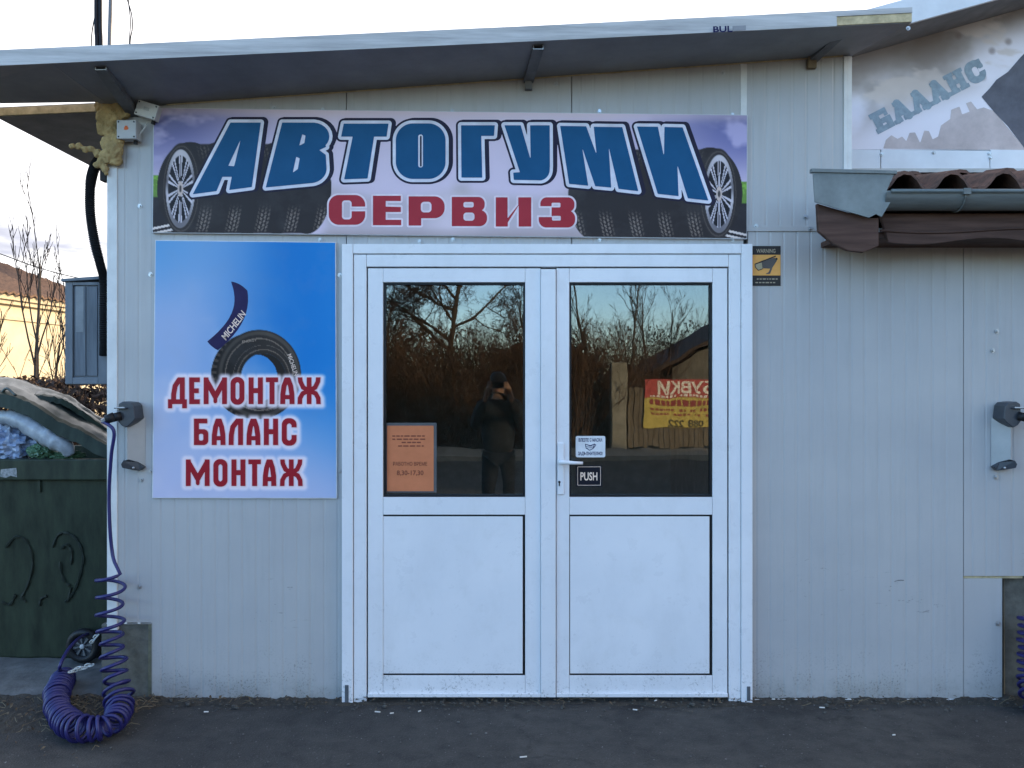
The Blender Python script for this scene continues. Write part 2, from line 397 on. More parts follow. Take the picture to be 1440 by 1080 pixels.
# ------------------------------------------------------------------ ground
def ground():
    m, n, l, b = node_mat('earth_ground')
    t = noise_node(n, l, .25, 6, .65); t2 = noise_node(n, l, 6, 6, .7)
    c = mix(n, l, maprange(n, l, t.outputs[0], .35, .65), (.085, .07, .05), (.06, .065, .035)); c = mix(n, l, mul(n, l, maprange(n, l, t2.outputs[0], .4, .7), .6), c, (.04, .034, .026))
    l.new(c, b.inputs['Base Color']); b.inputs['Roughness'].default_value = .95; bump(n, l, t2.outputs[0], .8, .05, b)
    kind(MB().add([(-700,-700,-.03),(700,-700,-.03),(700,700,-.03),(-700,700,-.03)], [(0,1,2,3)]).build('ground', m), 'structure')
    mb = MB(); nx, ny = 120, 60
    xs = np.concatenate([np.linspace(-60, -3.5, 12), np.linspace(-3.4, 3.8, 110), np.linspace(4, 60, 12)]); ys = np.concatenate([np.linspace(-12.4, -1.4, 12), np.linspace(-1.3, .05, 40)])
    vs_ = []
    for y in ys:
        for x in xs:
            z = .006*mnoise.noise((x*2.1, y*2.1, 0))+.003*mnoise.noise((x*9, y*9, 3)) if y > -1.3 else 0
            vs_.append((x, y, z-.004*(y > -.1)))
    k = len(xs); fs_ = [(j*k+i, j*k+i+1, (j+1)*k+i+1, (j+1)*k+i) for j in range(len(ys)-1) for i in range(k-1)]
    kind(mb.add(vs_, fs_).build('road', ASPH, smooth=True), 'structure')
ground()
# ------------------------------------------------------------------ the tyre shop
shop = thing('tyre_shop', 'white sandwich panel tyre shop with a sloping canopy and glazed double door', 'shop', (0, 0, 0))
def roof_z(X):                                  # underside of the roof where it meets the wall
    return 2.943+(X+1.90)*0.0722
def panel_strip(mb, x0, x1, zb, zt, y=0.0, pitch=.0672, depth=.0016, gw=.007, phase=0.0, ret=.10, ribs=True):
    xs = [(x0, y)]
    if ribs:
        x = x0+pitch*.6+phase
        while x < x1-.02:
            xs += [(x-gw, y), (x-gw*.4, y+depth), (x+gw*.4, y+depth), (x+gw, y)]; x += pitch
    xs.append((x1, y)); o = len(mb.v)
    for x, yy in xs: mb.v += [(x, yy, zb(x)), (x, yy, zt(x))]
    for i in range(len(xs)-1): mb.f.append((o+2*i, o+2*i+2, o+2*i+3, o+2*i+1))
    # returns: left, right, top, bottom, back
    b = len(mb.v)
    mb.v += [(x0, y+ret, zb(x0)), (x0, y+ret, zt(x0)), (x1, y+ret, zb(x1)), (x1, y+ret, zt(x1))]; e = o+2*(len(xs)-1)
    mb.f += [(b, o, o+1, b+1), (e, b+2, b+3, e+1), (b+2, b, b+1, b+3)]
    mb.f.append(tuple([b+1]+[o+2*i+1 for i in range(len(xs))]+[b+3])); mb.f.append(tuple([b+2]+[o+2*i for i in reversed(range(len(xs)))]+[b]))
X_ = lambda px: (px-720)*S0
Z_ = lambda py: CAMZ-(py-540)*S0
cst = lambda v: (lambda x: v)
rz = lambda x: roof_z(x)-.004
g = .0022
mb = MB(); panel_strip(mb, X_(165), X_(213), cst(Z_(877)), rz); panel_strip(mb, X_(213)+.0004, X_(487)-g, cst(.004), rz, phase=.01); mb.build('wall_panel', WALL, shop)
mb = MB(); panel_strip(mb, X_(487)+g, X_(804)-g, cst(Z_(352)), rz); mb.build('wall_panel', WALL, shop)
mb = MB(); panel_strip(mb, X_(804)+g, X_(1046)-g, cst(Z_(352)), rz); mb.build('wall_panel', WALL, shop)
mb = MB(); panel_strip(mb, X_(1046)+g, X_(1196), cst(Z_(320)), rz); mb.build('wall_panel', WALL, shop)
mb = MB(); panel_strip(mb, X_(1052), X_(1355)-g, cst(.012), cst(Z_(320)-.003)); mb.build('wall_panel', WALL, shop)
mb = MB(); panel_strip(mb, X_(1355)+g, X_(1680), cst(Z_(810)), cst(Z_(320)-.003), y=.002); mb.build('wall_panel', WALL, shop)
mb = MB(); panel_strip(mb, X_(1355)+g, X_(1410), cst(.012), cst(Z_(814)), y=.004, ribs=False); mb.build('wall_panel', WALL, shop)
# narrow foam line below the right hand panel, dark recess and plinth
mb = MB(); mb.box(X_(1356), X_(1440), .012, .08, Z_(814), Z_(810)); mb.build('foam_joint', FOAM_PALE, shop)
CONC = mat('old_concrete', (.13, .125, .105), .95, var=.4, scale=13, bmp=1.0, bscale=45)
CONC2 = mat('stained_concrete', (.17, .15, .10), .95, var=.5, scale=10, bmp=1.0, bscale=40)
MB().box(X_(1412), X_(1680), .05, .3, -.05, Z_(812)).build('plinth', CONC, shop, bevel=.006)
mb = MB(); mb.add(*[(lambda v, f: (v, f))([(X_(1411.5), -.001, .0), (X_(1411.5)+.035, .045, 0), (X_(1411.5)+.03, .045, Z_(813)), (X_(1411.5), -.001, Z_(815))], [(0, 1, 2, 3)])][0]); 
mb.build('plinth_edge', CONC2, shop)
# side wall, back wall, room inside
XL, XR, YB = X_(165), X_(1680), 4.2
mb = MB(); mb.box(XL+.001, XL+.08, .101, YB, .0, 2.93); mb.box(XL+.081, XR, YB-.08, YB, 0, 2.93); mb.box(XR-.08, XR, .103, YB-.081, 0, 2.7); mb.build('rear_wall', WALL, shop)
mb = MB(); mb.box(XL+.1, XR-.1, .12, YB-.1, -.02, .004); mb.box(XL+.1, XR-.1, .15, YB-.1, 2.66, 2.68); mb.box(XL+.085, XL+.095, .12, YB-.1, .01, 2.65); mb.box(XL+.1, XR-.1, YB-.099, YB-.09, .01, 2.65); mb.box(1.6, 1.62, .12, YB-.12, .01, 2.65)
mb.build('workshop_room', ROOM, shop)
# trims
mb = MB(); a = W(150, 885); mb.add([(X_(151), -.006, Z_(886)), (X_(165.5), -.006, Z_(886)), (X_(165.5), -.006, Z_(232)), (X_(151), -.006, Z_(232)), (X_(151), .12, Z_(886)), (X_(165.5), .12, Z_(886)), (X_(165.5), .12, Z_(232)), (X_(151), .12, Z_(232))], [(0,1,2,3),(4,7,6,5),(0,3,7,4),(1,5,6,2),(2,6,7,3),(0,4,5,1)])
ct = mb.build('corner_trim', TRIM, shop, bevel=.003)
mb = MB(); mb.box(X_(1186), X_(1191), -.007, .0005, Z_(243), roof_z(X_(1188))-.006); mb.box(X_(1191), X_(1197.5), -.005, .11, Z_(243), roof_z(X_(1190))-.006); mb.build('corner_trim', TRIM, shop, bevel=.002)
MB().box(X_(1041), X_(1050), -.005, .0, Z_(170), roof_z(X_(1045))-.006).build('joint_strip', TRIM, shop, bevel=.0015)
MB().box(X_(1049), X_(1156), -.006, .0, Z_(325.5), Z_(318)).build('flashing', WALL, shop, bevel=.0015)
MB().box(X_(1053), X_(1410), -.010, .06, -.01, .010).build('base_angle', TRIM, shop, bevel=.001)
# screws
def screw_mesh():
    mb = MB(); mb.cyl((0, -.0015, 0), (0, 1, 0), .0115, .003, 14); mb.cyl((0, -.007, 0), (0, 1, 0), .0065, .008, 6); return mb
sc0 = None
for px, py in [(197,290),(199,675),(196,825),(1402,466),(1401,671),(1396,493),(1404,877),(1017,102),(782,118),(450,338),(637,337),(843,337),(1030,337),(454,155),(636,157),(843,157),(1030,162),(1063,318),(1139,322),(478,387),(212,663),(478,662),(212,386),(1133,305),(385,152),(590,340)]:
    yy = -.004 if py in (318, 322) else 0
    if sc0 is None: sc0 = screw_mesh().build('screw', SCREWM, shop); o = sc0
    else: o = sc0.copy(); C.objects.link(o)
    p = W(px, py); o.location = (p.x, yy, p.z)
    if 337 <= py <= 340 or py in (155,157,162) : o.scale = (.8, 1, 1.1)

# ---- roof: canopy of sandwich panels with a twist towards the right
def canopy():
    fl, fm, fr = W(-140, 98.5, -.47), W(757, 57.5, -.40), W(1282, 31.5, -.34)
    bl = W(-140, 147.5, -.06); c1 = W(137, 143.5, -.06); c1.z = c1.z
    wl = Vector((X_(160), .0, roof_z(X_(160)))); wm = Vector((X_(757), 0, roof_z(X_(757)))); wr = Vector((X_(1198), .02, roof_z(X_(1198))))
    wr2 = Vector((X_(1198)+.06, .5, roof_z(X_(1198))-.03)); wm2 = wm+Vector((0, 3.2, -.25)); wl2 = wl+Vector((0, 3.2, -.25))
    t = Vector((0, 0, .062))
    fmid = fl.lerp(fm, (c1.x-fl.x)/(fm.x-fl.x))
    mb = MB()
    e = Vector((0, .004, 0))
    low = [fl+e, fmid+e, c1, bl]; mb.hexa(low, [p+t for p in low])
    low = [fmid+e, fm+e, wm, wl]; mb.hexa(low, [p+t for p in low])
    low = [fm+e, fr+e, wr, wm]; mb.hexa(low, [p+t for p in low])
    low = [wl, wm, wm2, wl2]; mb.hexa(low, [p+t for p in low])
    low = [wm, wr, wr2, wm2]; mb.hexa(low, [p+t for p in low])
    q = Vector((0, 0, -.001)); mb.add([fmid+e+q, c1+q, wl+q, fmid+e+t, c1+t, wl+t], [(0, 1, 2), (5, 4, 3), (0, 3, 4, 1), (1, 4, 5, 2), (2, 5, 3, 0)])
    rp = mb.build('roof_panel', SOFFIT, shop)
    # fascia: folded white sheet with a drip lip, then exposed foam at the right end
    mb = MB(); d = Vector((0, -.006, 0))
    def strip(p, q, z0, z1, off):
        o = Vector((0, off, 0)); a, b = p+o, q+o
        mb.hexa([a+Vector((0,0,z0)), b+Vector((0,0,z0)), b+Vector((0,.005,z0)), a+Vector((0,.005,z0))], [a+Vector((0,0,z1)), b+Vector((0,0,z1)), b+Vector((0,.005,z1)), a+Vector((0,.005,z1))])
    cut = fm.lerp(fr, .795)
    strip(fl, fm, -.004, .013, -.009); strip(fl, fm, .0135, .066, -.006)
    strip(fm, cut, -.004, .013, -.009); strip(fm, cut, .0135, .066, -.006); strip(cut, fr, .042, .066, -.006)
    fa = mb.build('fascia', FASCIA, rp)
    mb = MB(); strip(cut, fr, .003, .041, -.002); strip(fr+Vector((.0005, .01, 0)), fr+Vector((.004, .03, 0)), .004, .058, 0); mb.build('foam_edge', FOAM_PALE, rp)
    DK = mat('navy_print', (.01, .012, .07), .5); GR = mat('grey_print', (.25, .25, .26), .5)
    mp = lambda a, b: W(a, b, -.3935)
    al = math.atan2(-9.5, 275)
    text_obj('maker_mark', 'BUL', 8.5, 1016, 40.6, 0, DK, rp, rot=al*.9, bold=.03, sx=1.35, mp=mp)
    mb = MB(); mb.add([W(1030, 36.5, -.393), W(1049, 35.6, -.393), W(1049, 42.4, -.393), W(1030, 43.2, -.393)], [(0,3,2,1)]); mb.build('faded_mark', GR, rp)
    # box section beams under the panel
    def beam(px, py, d, wpx, wpy, ww=.052, hh=.034, back=None):
        p = W(px, py, -d); q = p+Vector((-.17*d, d, -.10*d)) if back is None else back
        b = MB(); th = .004
        for (x0, x1, z0, z1) in ((-ww/2, ww/2, -hh/2, -hh/2+th), (-ww/2, ww/2, hh/2-th, hh/2), (-ww/2, -ww/2+th, -hh/2+th, hh/2-th), (ww/2-th, ww/2, -hh/2+th, hh/2-th)):
            lo = [p+Vector((x0,0,z0)), p+Vector((x1,0,z0)), q+Vector((x1,0,z0)), q+Vector((x0,0,z0))]; hi = [p+Vector((x0,0,z1)), p+Vector((x1,0,z1)), q+Vector((x1,0,z1)), q+Vector((x0,0,z1))]
            b.hexa(lo, hi)
        r = b.build('roof_beam', STEEL, shop)
        e = MB()
        for (x0, x1, z0, z1) in ((-ww/2, ww/2, -hh/2, -hh/2+th), (-ww/2, ww/2, hh/2-th, hh/2), (-ww/2, -ww/2+th, -hh/2+th, hh/2-th), (ww/2-th, ww/2, -hh/2+th, hh/2-th)):
            e.box(p.x+x0, p.x+x1, p.y-.0035, p.y-.0005, p.z+z0, p.z+z1)
        e.build('tube_end', TUBE_EDGE, r)
    beam(142, 93.5, .40, 0, 0, back=W(188, 160, .0)); beam(757, 64.5, .36, 0, 0, .048, back=W(743, 112, .0)); beam(1190, 39.5, .27, 0, 0, .044, .03, back=W(1142, 84, 0))
    # short brackets where the beams meet the wall
    MB().pbox(738, 104, 748, 128, -.03, -.002).build('beam_bracket', STEEL, shop, bevel=.002)
    MB().pbox(166, 122, 178, 152, -.05, -.004).build('beam_bracket', STEEL, shop, bevel=.002)
    MB().pbox(1134, 82, 1146, 98, -.025, -.002).build('beam_bracket', mat('rust_brown_steel', (.20, .15, .09), .7), shop, bevel=.002)
    # the side eave on the left, lower, with a foam front edge
    p0, p1 = W(-5, 165, .02), W(148, 158, .02); L = 3.4
    t2 = Vector((0, 0, .05)); low = [p0, p1, p1+Vector((0, L, 0)), p0+Vector((0, L, 0))]
    se = MB().hexa(low, [p+t2 for p in low]).build('side_eave', mat('dark_side_soffit', (.17, .17, .175), .6), shop)
    low = [p0+Vector((0,-.012,.004)), p1+Vector((0,-.012,.004)), p1+Vector((0,-.001,.004)), p0+Vector((0,-.001,.004))]
    MB().hexa(low, [p+Vector((0,0,.038)) for p in low]).build('foam_edge', FOAM_PALE, se)
canopy()
# dark sealing line at the top of the wall
mb = MB(); z0 = roof_z(X_(235)); mb.hexa([(X_(235), -.006, z0-.006), (X_(1185), -.006, roof_z(X_(1185))-.006), (X_(1185), .0, roof_z(X_(1185))-.006), (X_(235), 0, z0-.006)], [(X_(235), -.006, z0-.001), (X_(1185), -.006, roof_z(X_(1185))-.001), (X_(1185), .0, roof_z(X_(1185))-.001), (X_(235), 0, z0-.001)]); mb.build('sealant', FOAM_PALE, shop)

# ---- expanding foam at the left end of the wall head
def foam():
    mb = MB(); r_ = random.Random(3)
    for px, py, r, y in [(146,150,11,-.01),(158,156,13,-.02),(170,150,11,-.02),(150,168,12,-.02),(163,172,12,-.03),(176,160,10,-.02),(149,184,9,-.02),(160,188,10,-.03),(168,200,11,-.03),(158,206,12,-.03),(165,214,13,-.035),(156,222,11,-.03),(166,226,10,-.025),(144,176,6,-.02),(142,218,6,-.03),(134,213,5,-.04),(127,215,4.5,-.05),(120,211,4.5,-.06),(112,212,4,-.07),(146,230,7,-.02),(140,233,5.5,-.02),(150,238,6,-.02),(152,246,3.5,-.02)]:
        p = W(px, py, 0); mb.ball((p.x, y, p.z), r*S0, 8, (1, .8, 1))
    o = mb.build('insulation_foam', FOAM, shop, smooth=True)
    rm = o.modifiers.new('remesh', 'REMESH'); rm.mode = 'VOXEL'; rm.voxel_size = .0045; rm.use_smooth_shade = True
    tx = bpy.data.textures.new('foam_lumps', 'CLOUDS'); tx.noise_scale = .022; tx.noise_depth = 3
    dm = o.modifiers.new('lumps', 'DISPLACE'); dm.texture = tx; dm.strength = .020; dm.mid_level = .5; dm.texture_coords = 'GLOBAL'
foam()

# ------------------------------------------------------------------ the double door
def door():
    fr = MB()
    yo, yi = -.040, -.034
    fr.pbox(483, 345, 498.5, 985, yo, .02); fr.pbox(1039.5, 345, 1055, 985, yo, .02); fr.pbox(498.8, 345, 1039.2, 358.5, yo, .02)
    frame = fr.build('door_frame', UPVC, shop, bevel=.003)
    f2 = MB(); f2.pbox(499.3, 359.3, 517, 979, yi, .05); f2.pbox(1022.5, 359.3, 1039, 979, yi, .05); f2.pbox(517.3, 359.3, 1022.2, 376.5, yi, .05)
    f2.build('frame_profile', UPVC, frame, bevel=.003)
    for a_, b_ in ((499.3, 517), (1022.5, 1039)): MB().pbox(a_, 979.3, b_, 985, yi+.004, .02).build('frame_foot', UPVC, frame, bevel=.002)
    MB().pbox(516, 978.5, 1024, 985.5, -.012, .06).build('threshold', DARK, shop)
    sl = mat('grey_slot_plug', (.10, .11, .12), .5)
    MB().pbox(487.5, 959, 492.5, 984.5, yo-.003, yo+.002).build('frame_plug', sl, frame); MB().pbox(1047, 961, 1051.5, 981, yo-.003, yo+.002).build('frame_plug', sl, frame)
    yf = -.030
    PAN = mat('white_door_panel', (.76, .765, .755), .38, var=.05, scale=3)
    for (x0, x1, gx0, gx1, lx0, lx1, right) in ((519, 760, 540, 738.5, 537.5, 737.5, False), (782, 1020.5, 800, 1000, 798.5, 998.5, True)):
        L = MB(); yb = .03
        L.pbox(x0, 378.5, gx0, 976.5, yf, yb); L.pbox(gx1, 378.5, x1, 976.5, yf, yb)
        q = (gx0+.25, gx1-.25)
        L.pbox(q[0], 378.5, q[1], 398, yf, yb); L.pbox(q[0], 698, q[1], 722.5, yf, yb); L.pbox(q[0], 947, q[1], 976.5, yf, yb)
        leaf = L.build('door_leaf', UPVC, shop, bevel=.0022)
        # gaskets and beads around glass
        def ring(a, b, c, d, wx, y0, y1, name, m):
            r = MB(); r.pbox(a, b, a+wx, d, y0, y1); r.pbox(c-wx, b, c, d, y0, y1); r.pbox(a+wx+.05, b, c-wx-.05, b+wx, y0, y1); r.pbox(a+wx+.05, d-wx, c-wx-.05, d, y0, y1); r.build(name, m, leaf)
        ring(gx0+.3, 398.3, gx1-.3, 697.7, 2.6, -.0215, .012, 'gasket', BLACK)
        MB().pbox(gx0+1, 399, gx1-1, 697, -.004, .0).build('glass_pane', GLASS, leaf)
        MB().pbox(lx0+2.6, 725, lx1-2.6, 944.5, yf+.003, .01).build('lower_panel', UPVC, leaf, bevel=.002)
        ring(gx0+.3, 722.8, gx1-.3, 946.7, 2.4, -.024, .012, 'panel_gasket', BLACK)
        wb = MB(); wb.pprism([(x0, 970.5), (x1, 970.5), (x1, 976.2), (x0, 976.2)], yf-.012, yf-.0005, 0); wb.build('weather_bar', UPVC, leaf, bevel=.003)
        if not right:
            MB().pbox(760.3, 380, 781, 976.3, yf-.012, .02).build('astragal', UPVC, leaf, bevel=.003)
        else:
            hp = MB(); hp.pbox(779.5+4, 622, 790.5+2, 694, yf-.010, yf-.0005); hp.build('handle_plate', UPVC, leaf, bevel=.003)
            p = W(788, 648, 0); h = MB(); h.tube([(p.x, yf-.008, p.z), (p.x, yf-.05, p.z)], .010, 12)
            h.tube([(p.x-.012, yf-.050, p.z+.002), (p.x+.01, yf-.055, p.z+.001), (p.x+.06, yf-.055, p.z-.002), (p.x+.104, yf-.048, p.z-.004)], [.0125, .0115, .0085, .0075], 12)
            h.build('handle', UPVC, leaf, smooth=True)
            p = W(785.8, 678, 0); k = MB(); k.cyl((p.x, yf-.011, p.z+.006), (0,1,0), .0058, .004, 14); k.box(p.x-.0028, p.x+.0028, yf-.013, yf-.010, p.z-.014, p.z+.004); k.build('keyhole', BLACK, leaf)
door()

# ------------------------------------------------------------------ the long banner over the door
def banner_px(u, v):                        # the board hangs a touch lower at its right end
    p0, p1, p2, p3 = (218.5, 153.5), (1049.5, 163.5), (1049, 337), (216.5, 328.5)
    return u, v
def sheet_faces(c, y, th):
    q = [W(a, b, y) for a, b in c]; return q
def board(name, corners, yf, yb, m, parent):
    mb = MB(); mb.pprism(corners, yf, yb, 0.0); return mb.build(name, m, parent)
def banner():
    t = thing('shop_banner', 'long printed tyre service banner with big blue letters above the white double door', 'banner', W(634, 245, -.02))
    WH = mat('banner_board', (.62, .62, .62), .4)
    corners = [(218.5, 153.5), (1049.5, 163.5), (1049, 337), (216.5, 328.5)]
    board('board', corners, -.020, -.0005, WH, t)
    # sheet coordinates: u,v are photo pixels of an untilted board and lean with it
    def mp(y):
        def f(a, b):
            tt = (b-153.5)/178; return W(a, b, 0)*1+Vector((0, y, 0))
        return f
    def bg_(X, Y):
        top = 153.5+(X-218.5)*.012; v = (Y-top)/175
        n1 = vnoise(X, Y*2.2, 120, 3); n2 = vnoise(X, Y*1.6, 45, 8)
        side = np.minimum(1, np.abs(X-640)/410)
        c = lerp(np.ones(X.shape+(3,))*np.array([160, 168, 210.]), (88, 100, 165), ss(.45, 1, side)*(1-ss(.1, .75, v)))
        c = lerp(c, (70, 82, 140), ss(.75, 1, side)*(1-ss(.0, .5, v))*n1*1.4)
        c = lerp(c, (150, 160, 215), ss(.55, .75, n2)*ss(.4, .9, side)*.7)
        c = lerp(c, (168, 172, 200), (1-ss(0, .1, v))*.5)
        # field and road at both ends
        hz = 248+(X-218)*.012
        edge = ss(.955, .965, side); grass = ss(hz-1, hz+1, Y)
        c = lerp(c, (78, 120, 62), grass*ss(.8, .82, side)); gn = vnoise(X*3, Y*3, 9, 5)
        c = lerp(c, (96, 150, 72), grass*ss(.8, .82, side)*ss(.45, .6, gn)*(1-ss(hz+6, hz+30, Y)))
        rd = ss(hz+29, hz+32, Y)*ss(.8, .82, side); c = lerp(c, (34, 36, 46), rd)
        for o in (52, 59):
            ln = (X-218 if False else np.where(X < 640, X-218, 1048-X)); yy = hz+82-ln*.22-(59-o)
            c = lerp(c, (165, 175, 195), rd*(np.abs(Y-yy) < 1.6))
        # pale hills of a road in the middle
        for cx, sx in ((560, 90), (740, 90)):
            m = ss(268, 290, Y+((X-cx)/sx)**2*16)*(1-ss(90, 110, np.abs(X-cx)))*.35
            c = lerp(c, (120, 128, 140), m)
        c = lerp(c, (178, 186, 224), ss(.0, 1., 1-np.abs(X-640)/60)*ss(250, 300, Y)*.6)
        c = lerp(c, (120, 122, 140), ss(318, 334, Y)*.55*(1-ss(.4, .5, side)))
        # rows of tyres: four behind each other at both ends
        for sgn in (1, -1):
            O = 218.5 if sgn == 1 else 1049; Yt = Y-(0 if sgn == 1 else 8)
            x = (X-O)*sgn
            for k in (4, 3, 2, 1, 0):
                cx = 52+41*k; rx = 46 if k < 4 else 34
                e = ((x-cx)/rx)**2+((Yt-266)/65)**2
                body = np.maximum(1-ss(.97, 1.0, e), (k < 4)*ss(cx-4, cx, x)*(1-ss(cx+37, cx+41, x))*ss(203, 206, Yt)*(1-ss(328, 331, Yt)))
                c = lerp(c, (34, 35, 42), body)
                # tread blocks shown by light in the lower and upper quarter of each tyre
                u = x-cx-22-((Yt-266)/65)**2*-8
                lat = np.abs(u) < 13
                tread = (np.sin(u*1.25+np.abs((Yt-266))*.05) > -.1)*(np.sin(Yt*1.1+np.abs(u)*.8) > -.55)
                zone = (ss(286, 306, Yt)*(1-ss(322, 332, Yt))+.45*ss(204, 210, Yt)*(1-ss(214, 232, Yt)))
                c = lerp(c, (112, 114, 122), body*lat*tread*zone*.75*(1-ss(4, 13, np.abs(u-3))))
            # the near rim
            cx, cy, rx, ry = 39, 267, 21, 57
            e = np.sqrt(((x-cx)/rx)**2+((Yt-cy)/ry)**2)
            sw = np.sqrt(((x-cx-1)/(rx+5))**2+((Yt-cy)/(ry+7))**2); c = lerp(c, (38, 39, 46), 1-ss(.98, 1.02, sw))
            c = lerp(c, (70, 72, 80), (np.abs(sw-.93) < .02)*.6)
            c = lerp(c, (22, 24, 34), 1-ss(.93, .97, e))
            ring = ss(.80, .83, e)*(1-ss(.95, .98, e)); c = lerp(c, (150, 164, 194), ring*(.75+.25*np.sin(np.arctan2(Yt-cy, x-cx)*3)))
            th = np.arctan2((Yt-cy)/ry, (x-cx)/rx)
            spk = np.abs(((th*10/(2*PI)) % 1)-.5); wv = .16-.06*e+.12*np.clip(.35-e, 0, 1)
            dbl = (np.abs(spk-.16) < wv*.62)
            c = lerp(c, (154, 168, 202), dbl*(1-ss(.82, .85, e))*ss(.12, .16, e))
            c = lerp(c, (150, 154, 170), 1-ss(.17, .21, e)); c = lerp(c, (50, 52, 62), 1-ss(.07, .1, e))
        return c
    # the sheet itself follows the leaning outline
    def lean(a, b, y=-.0215):
        u = (a-218.5)/831; v = (b-153.5)/175
        x = (218.5+(216.5-218.5)*v)*(1-u)+(1049.5-.5*v)*u; yy = 153.5+10*u+v*(175*(1-u)+173.5*u)
        return W(x, yy, 0)+Vector((0, y, 0))
    def bgl(X, Y): return bg_(X, Y+(X-218.5)*.012)
    print_sheet('picture', (219.5, 154.3, 1048.6, 327.7), 0, bgl, t, 1.0, mp=lean)
    a = lambda L: [(210+u/3.349, 150+v/3.349) for u, v in L]
    b = lambda L: [(640+u/3.429, 150+v/3.429) for u, v in L]
    def arc(cx, cy, rx, ry, t0, t1, k=9): return [(cx+rx*math.cos(math.radians(t0+(t1-t0)*i/k)), cy+ry*math.sin(math.radians(t0+(t1-t0)*i/k))) for i in range(k+1)]
    gA = sd_poly(a([(213,418),(325,403),(352,336),(396,336),(384,398),(490,384),(532,82),(390,82)]), a([(438,160),(380,284),(407,287)]))
    gB = sd_poly(a([(632,82)]+arc(775,147,78,65,-85,40)+[(838,196),(806,211),(836,233)]+arc(762,298,78,68,-5,80)+[(555,386)]),
                 a([(726,137),(741,143),(736,178),(712,190)]), a([(698,242),(714,250),(705,300),(682,316)]))
    gT = sd_poly(a([(920,87),(1130,87),(1121,148),(1062,148),(1032,344),(922,348),(962,148),(908,148)]))
    gO = SUB(sd_rr(*a([(1164,86)])[0], *a([(1397,346)])[0], 24), sd_rr(*a([(1269,138)])[0], *a([(1291,292)])[0], 3))
    gG = sd_poly(b([(30,97),(192,97),(188,148),(127,148),(132,348),(32,348)]))
    gU = sd_poly(b([(238,97),(316,97),(364,262),(361,97),(455,97),(456,290)]+arc(405,310,50,52,5,80)+[(283,359),(280,324),(312,322)]))
    gM = sd_poly(b([(505,100),(630,102),(680,238),(666,104),(803,106),(880,413),(785,402),(738,202),(750,396),(673,389),(610,202),(640,387),(548,378)]))
    gI = sd_poly(b([(873,103),(974,104),(1003,248),(1005,105),(1092,107),(1216,458),(1117,447),(1067,287),(1073,437),(973,426)]))
    title = U(gA, gB, gT, gO, gG, gU, gM, gI)
    DKB = mat('banner_navy_outline', A(26, 27, 52), .35); WHP = mat('banner_white_outline', A(160, 182, 222), .35); BLU = mat('banner_blue', A(12, 67, 120), .35, var=.08)
    bb = (255, 150, 1020, 300); at = lambda y: (lambda p, q: W(p, q, 0)+Vector((0, y, 0)))
    def inside(f): return AND(f, sd_poly([(219, 154), (1049, 164), (1048.6, 336.5), (217, 328)]))
    shape_obj('letter_shadow', inside(lambda X, Y: np.minimum(title(X, Y), title(X-3.2, Y+.8))), bb, 0, DKB, t, 1.0, 7.2, at(-.0222))
    shape_obj('letter_outline', title, bb, 0, WHP, t, .8, 4.4, at(-.0228))
    shape_obj('title_lettering', title, bb, 0, BLU, t, .8, 0, at(-.0234))
    shape_obj('letter_core', sd_rr(591.3, 193, 593.7, 236, 1), (588, 190, 598, 240), 0, DKB, t, .6, 0, at(-.0232))
    s = lambda L: [(440+u/3.692, 260+v/3.692) for u, v in L]
    def R(x0, y0, x1, y1, r=0): 
        (p, q), (p1, q1) = s([(x0, y0), (x1, y1)]); return sd_rr(p, q, p1, q1, max(.4, r/3.692))
    P = lambda L: sd_poly(s(L))
    c1 = SUB(R(88,58,276,212,52), R(156,86,206,184,16), R(190,118,300,142))
    c2 = P([(316,62),(460,62),(460,89),(382,89),(382,118),(460,120),(460,146),(382,146),(382,186),(462,186),(462,214),(316,214)])
    c3 = SUB(U(R(500,65,565,216), R(500,65,686,178,52), R(500,65,600,178)), R(563,93,618,148,18))
    c4 = SUB(U(R(723,68,800,219), R(740,68,893,143,34), R(740,136,905,219,38), R(723,68,800,219)), R(783,94,836,122,10), R(783,149,840,191,16))
    c5 = P([(950,70),(1011,70),(1011,178),(1066,110),(1066,70),(1133,70),(1133,221),(1068,221),(1068,112),(1012,200),(1012,221),(950,221)])
    c6 = SUB(U(R(1180,70,1356,146,34), R(1172,138,1360,226,40)), R(1238,98,1284,122,6), R(1240,166,1286,190,6), R(1150,116,1240,172))
    c6 = U(c6, R(1238,122,1310,166))
    sub = U(c1, c2, c3, c4, c5, c6); bb2 = (455, 268, 820, 330)
    RED = mat('banner_red', A(122, 40, 58), .35, var=.08); WH2 = mat('banner_pale_outline', A(172, 182, 218), .35)
    shape_obj('subtitle_outline', sub, bb2, 0, WH2, t, .7, 2.6, at(-.0222)); shape_obj('subtitle_lettering', sub, bb2, 0, RED, t, .6, 0, at(-.0228))
banner()

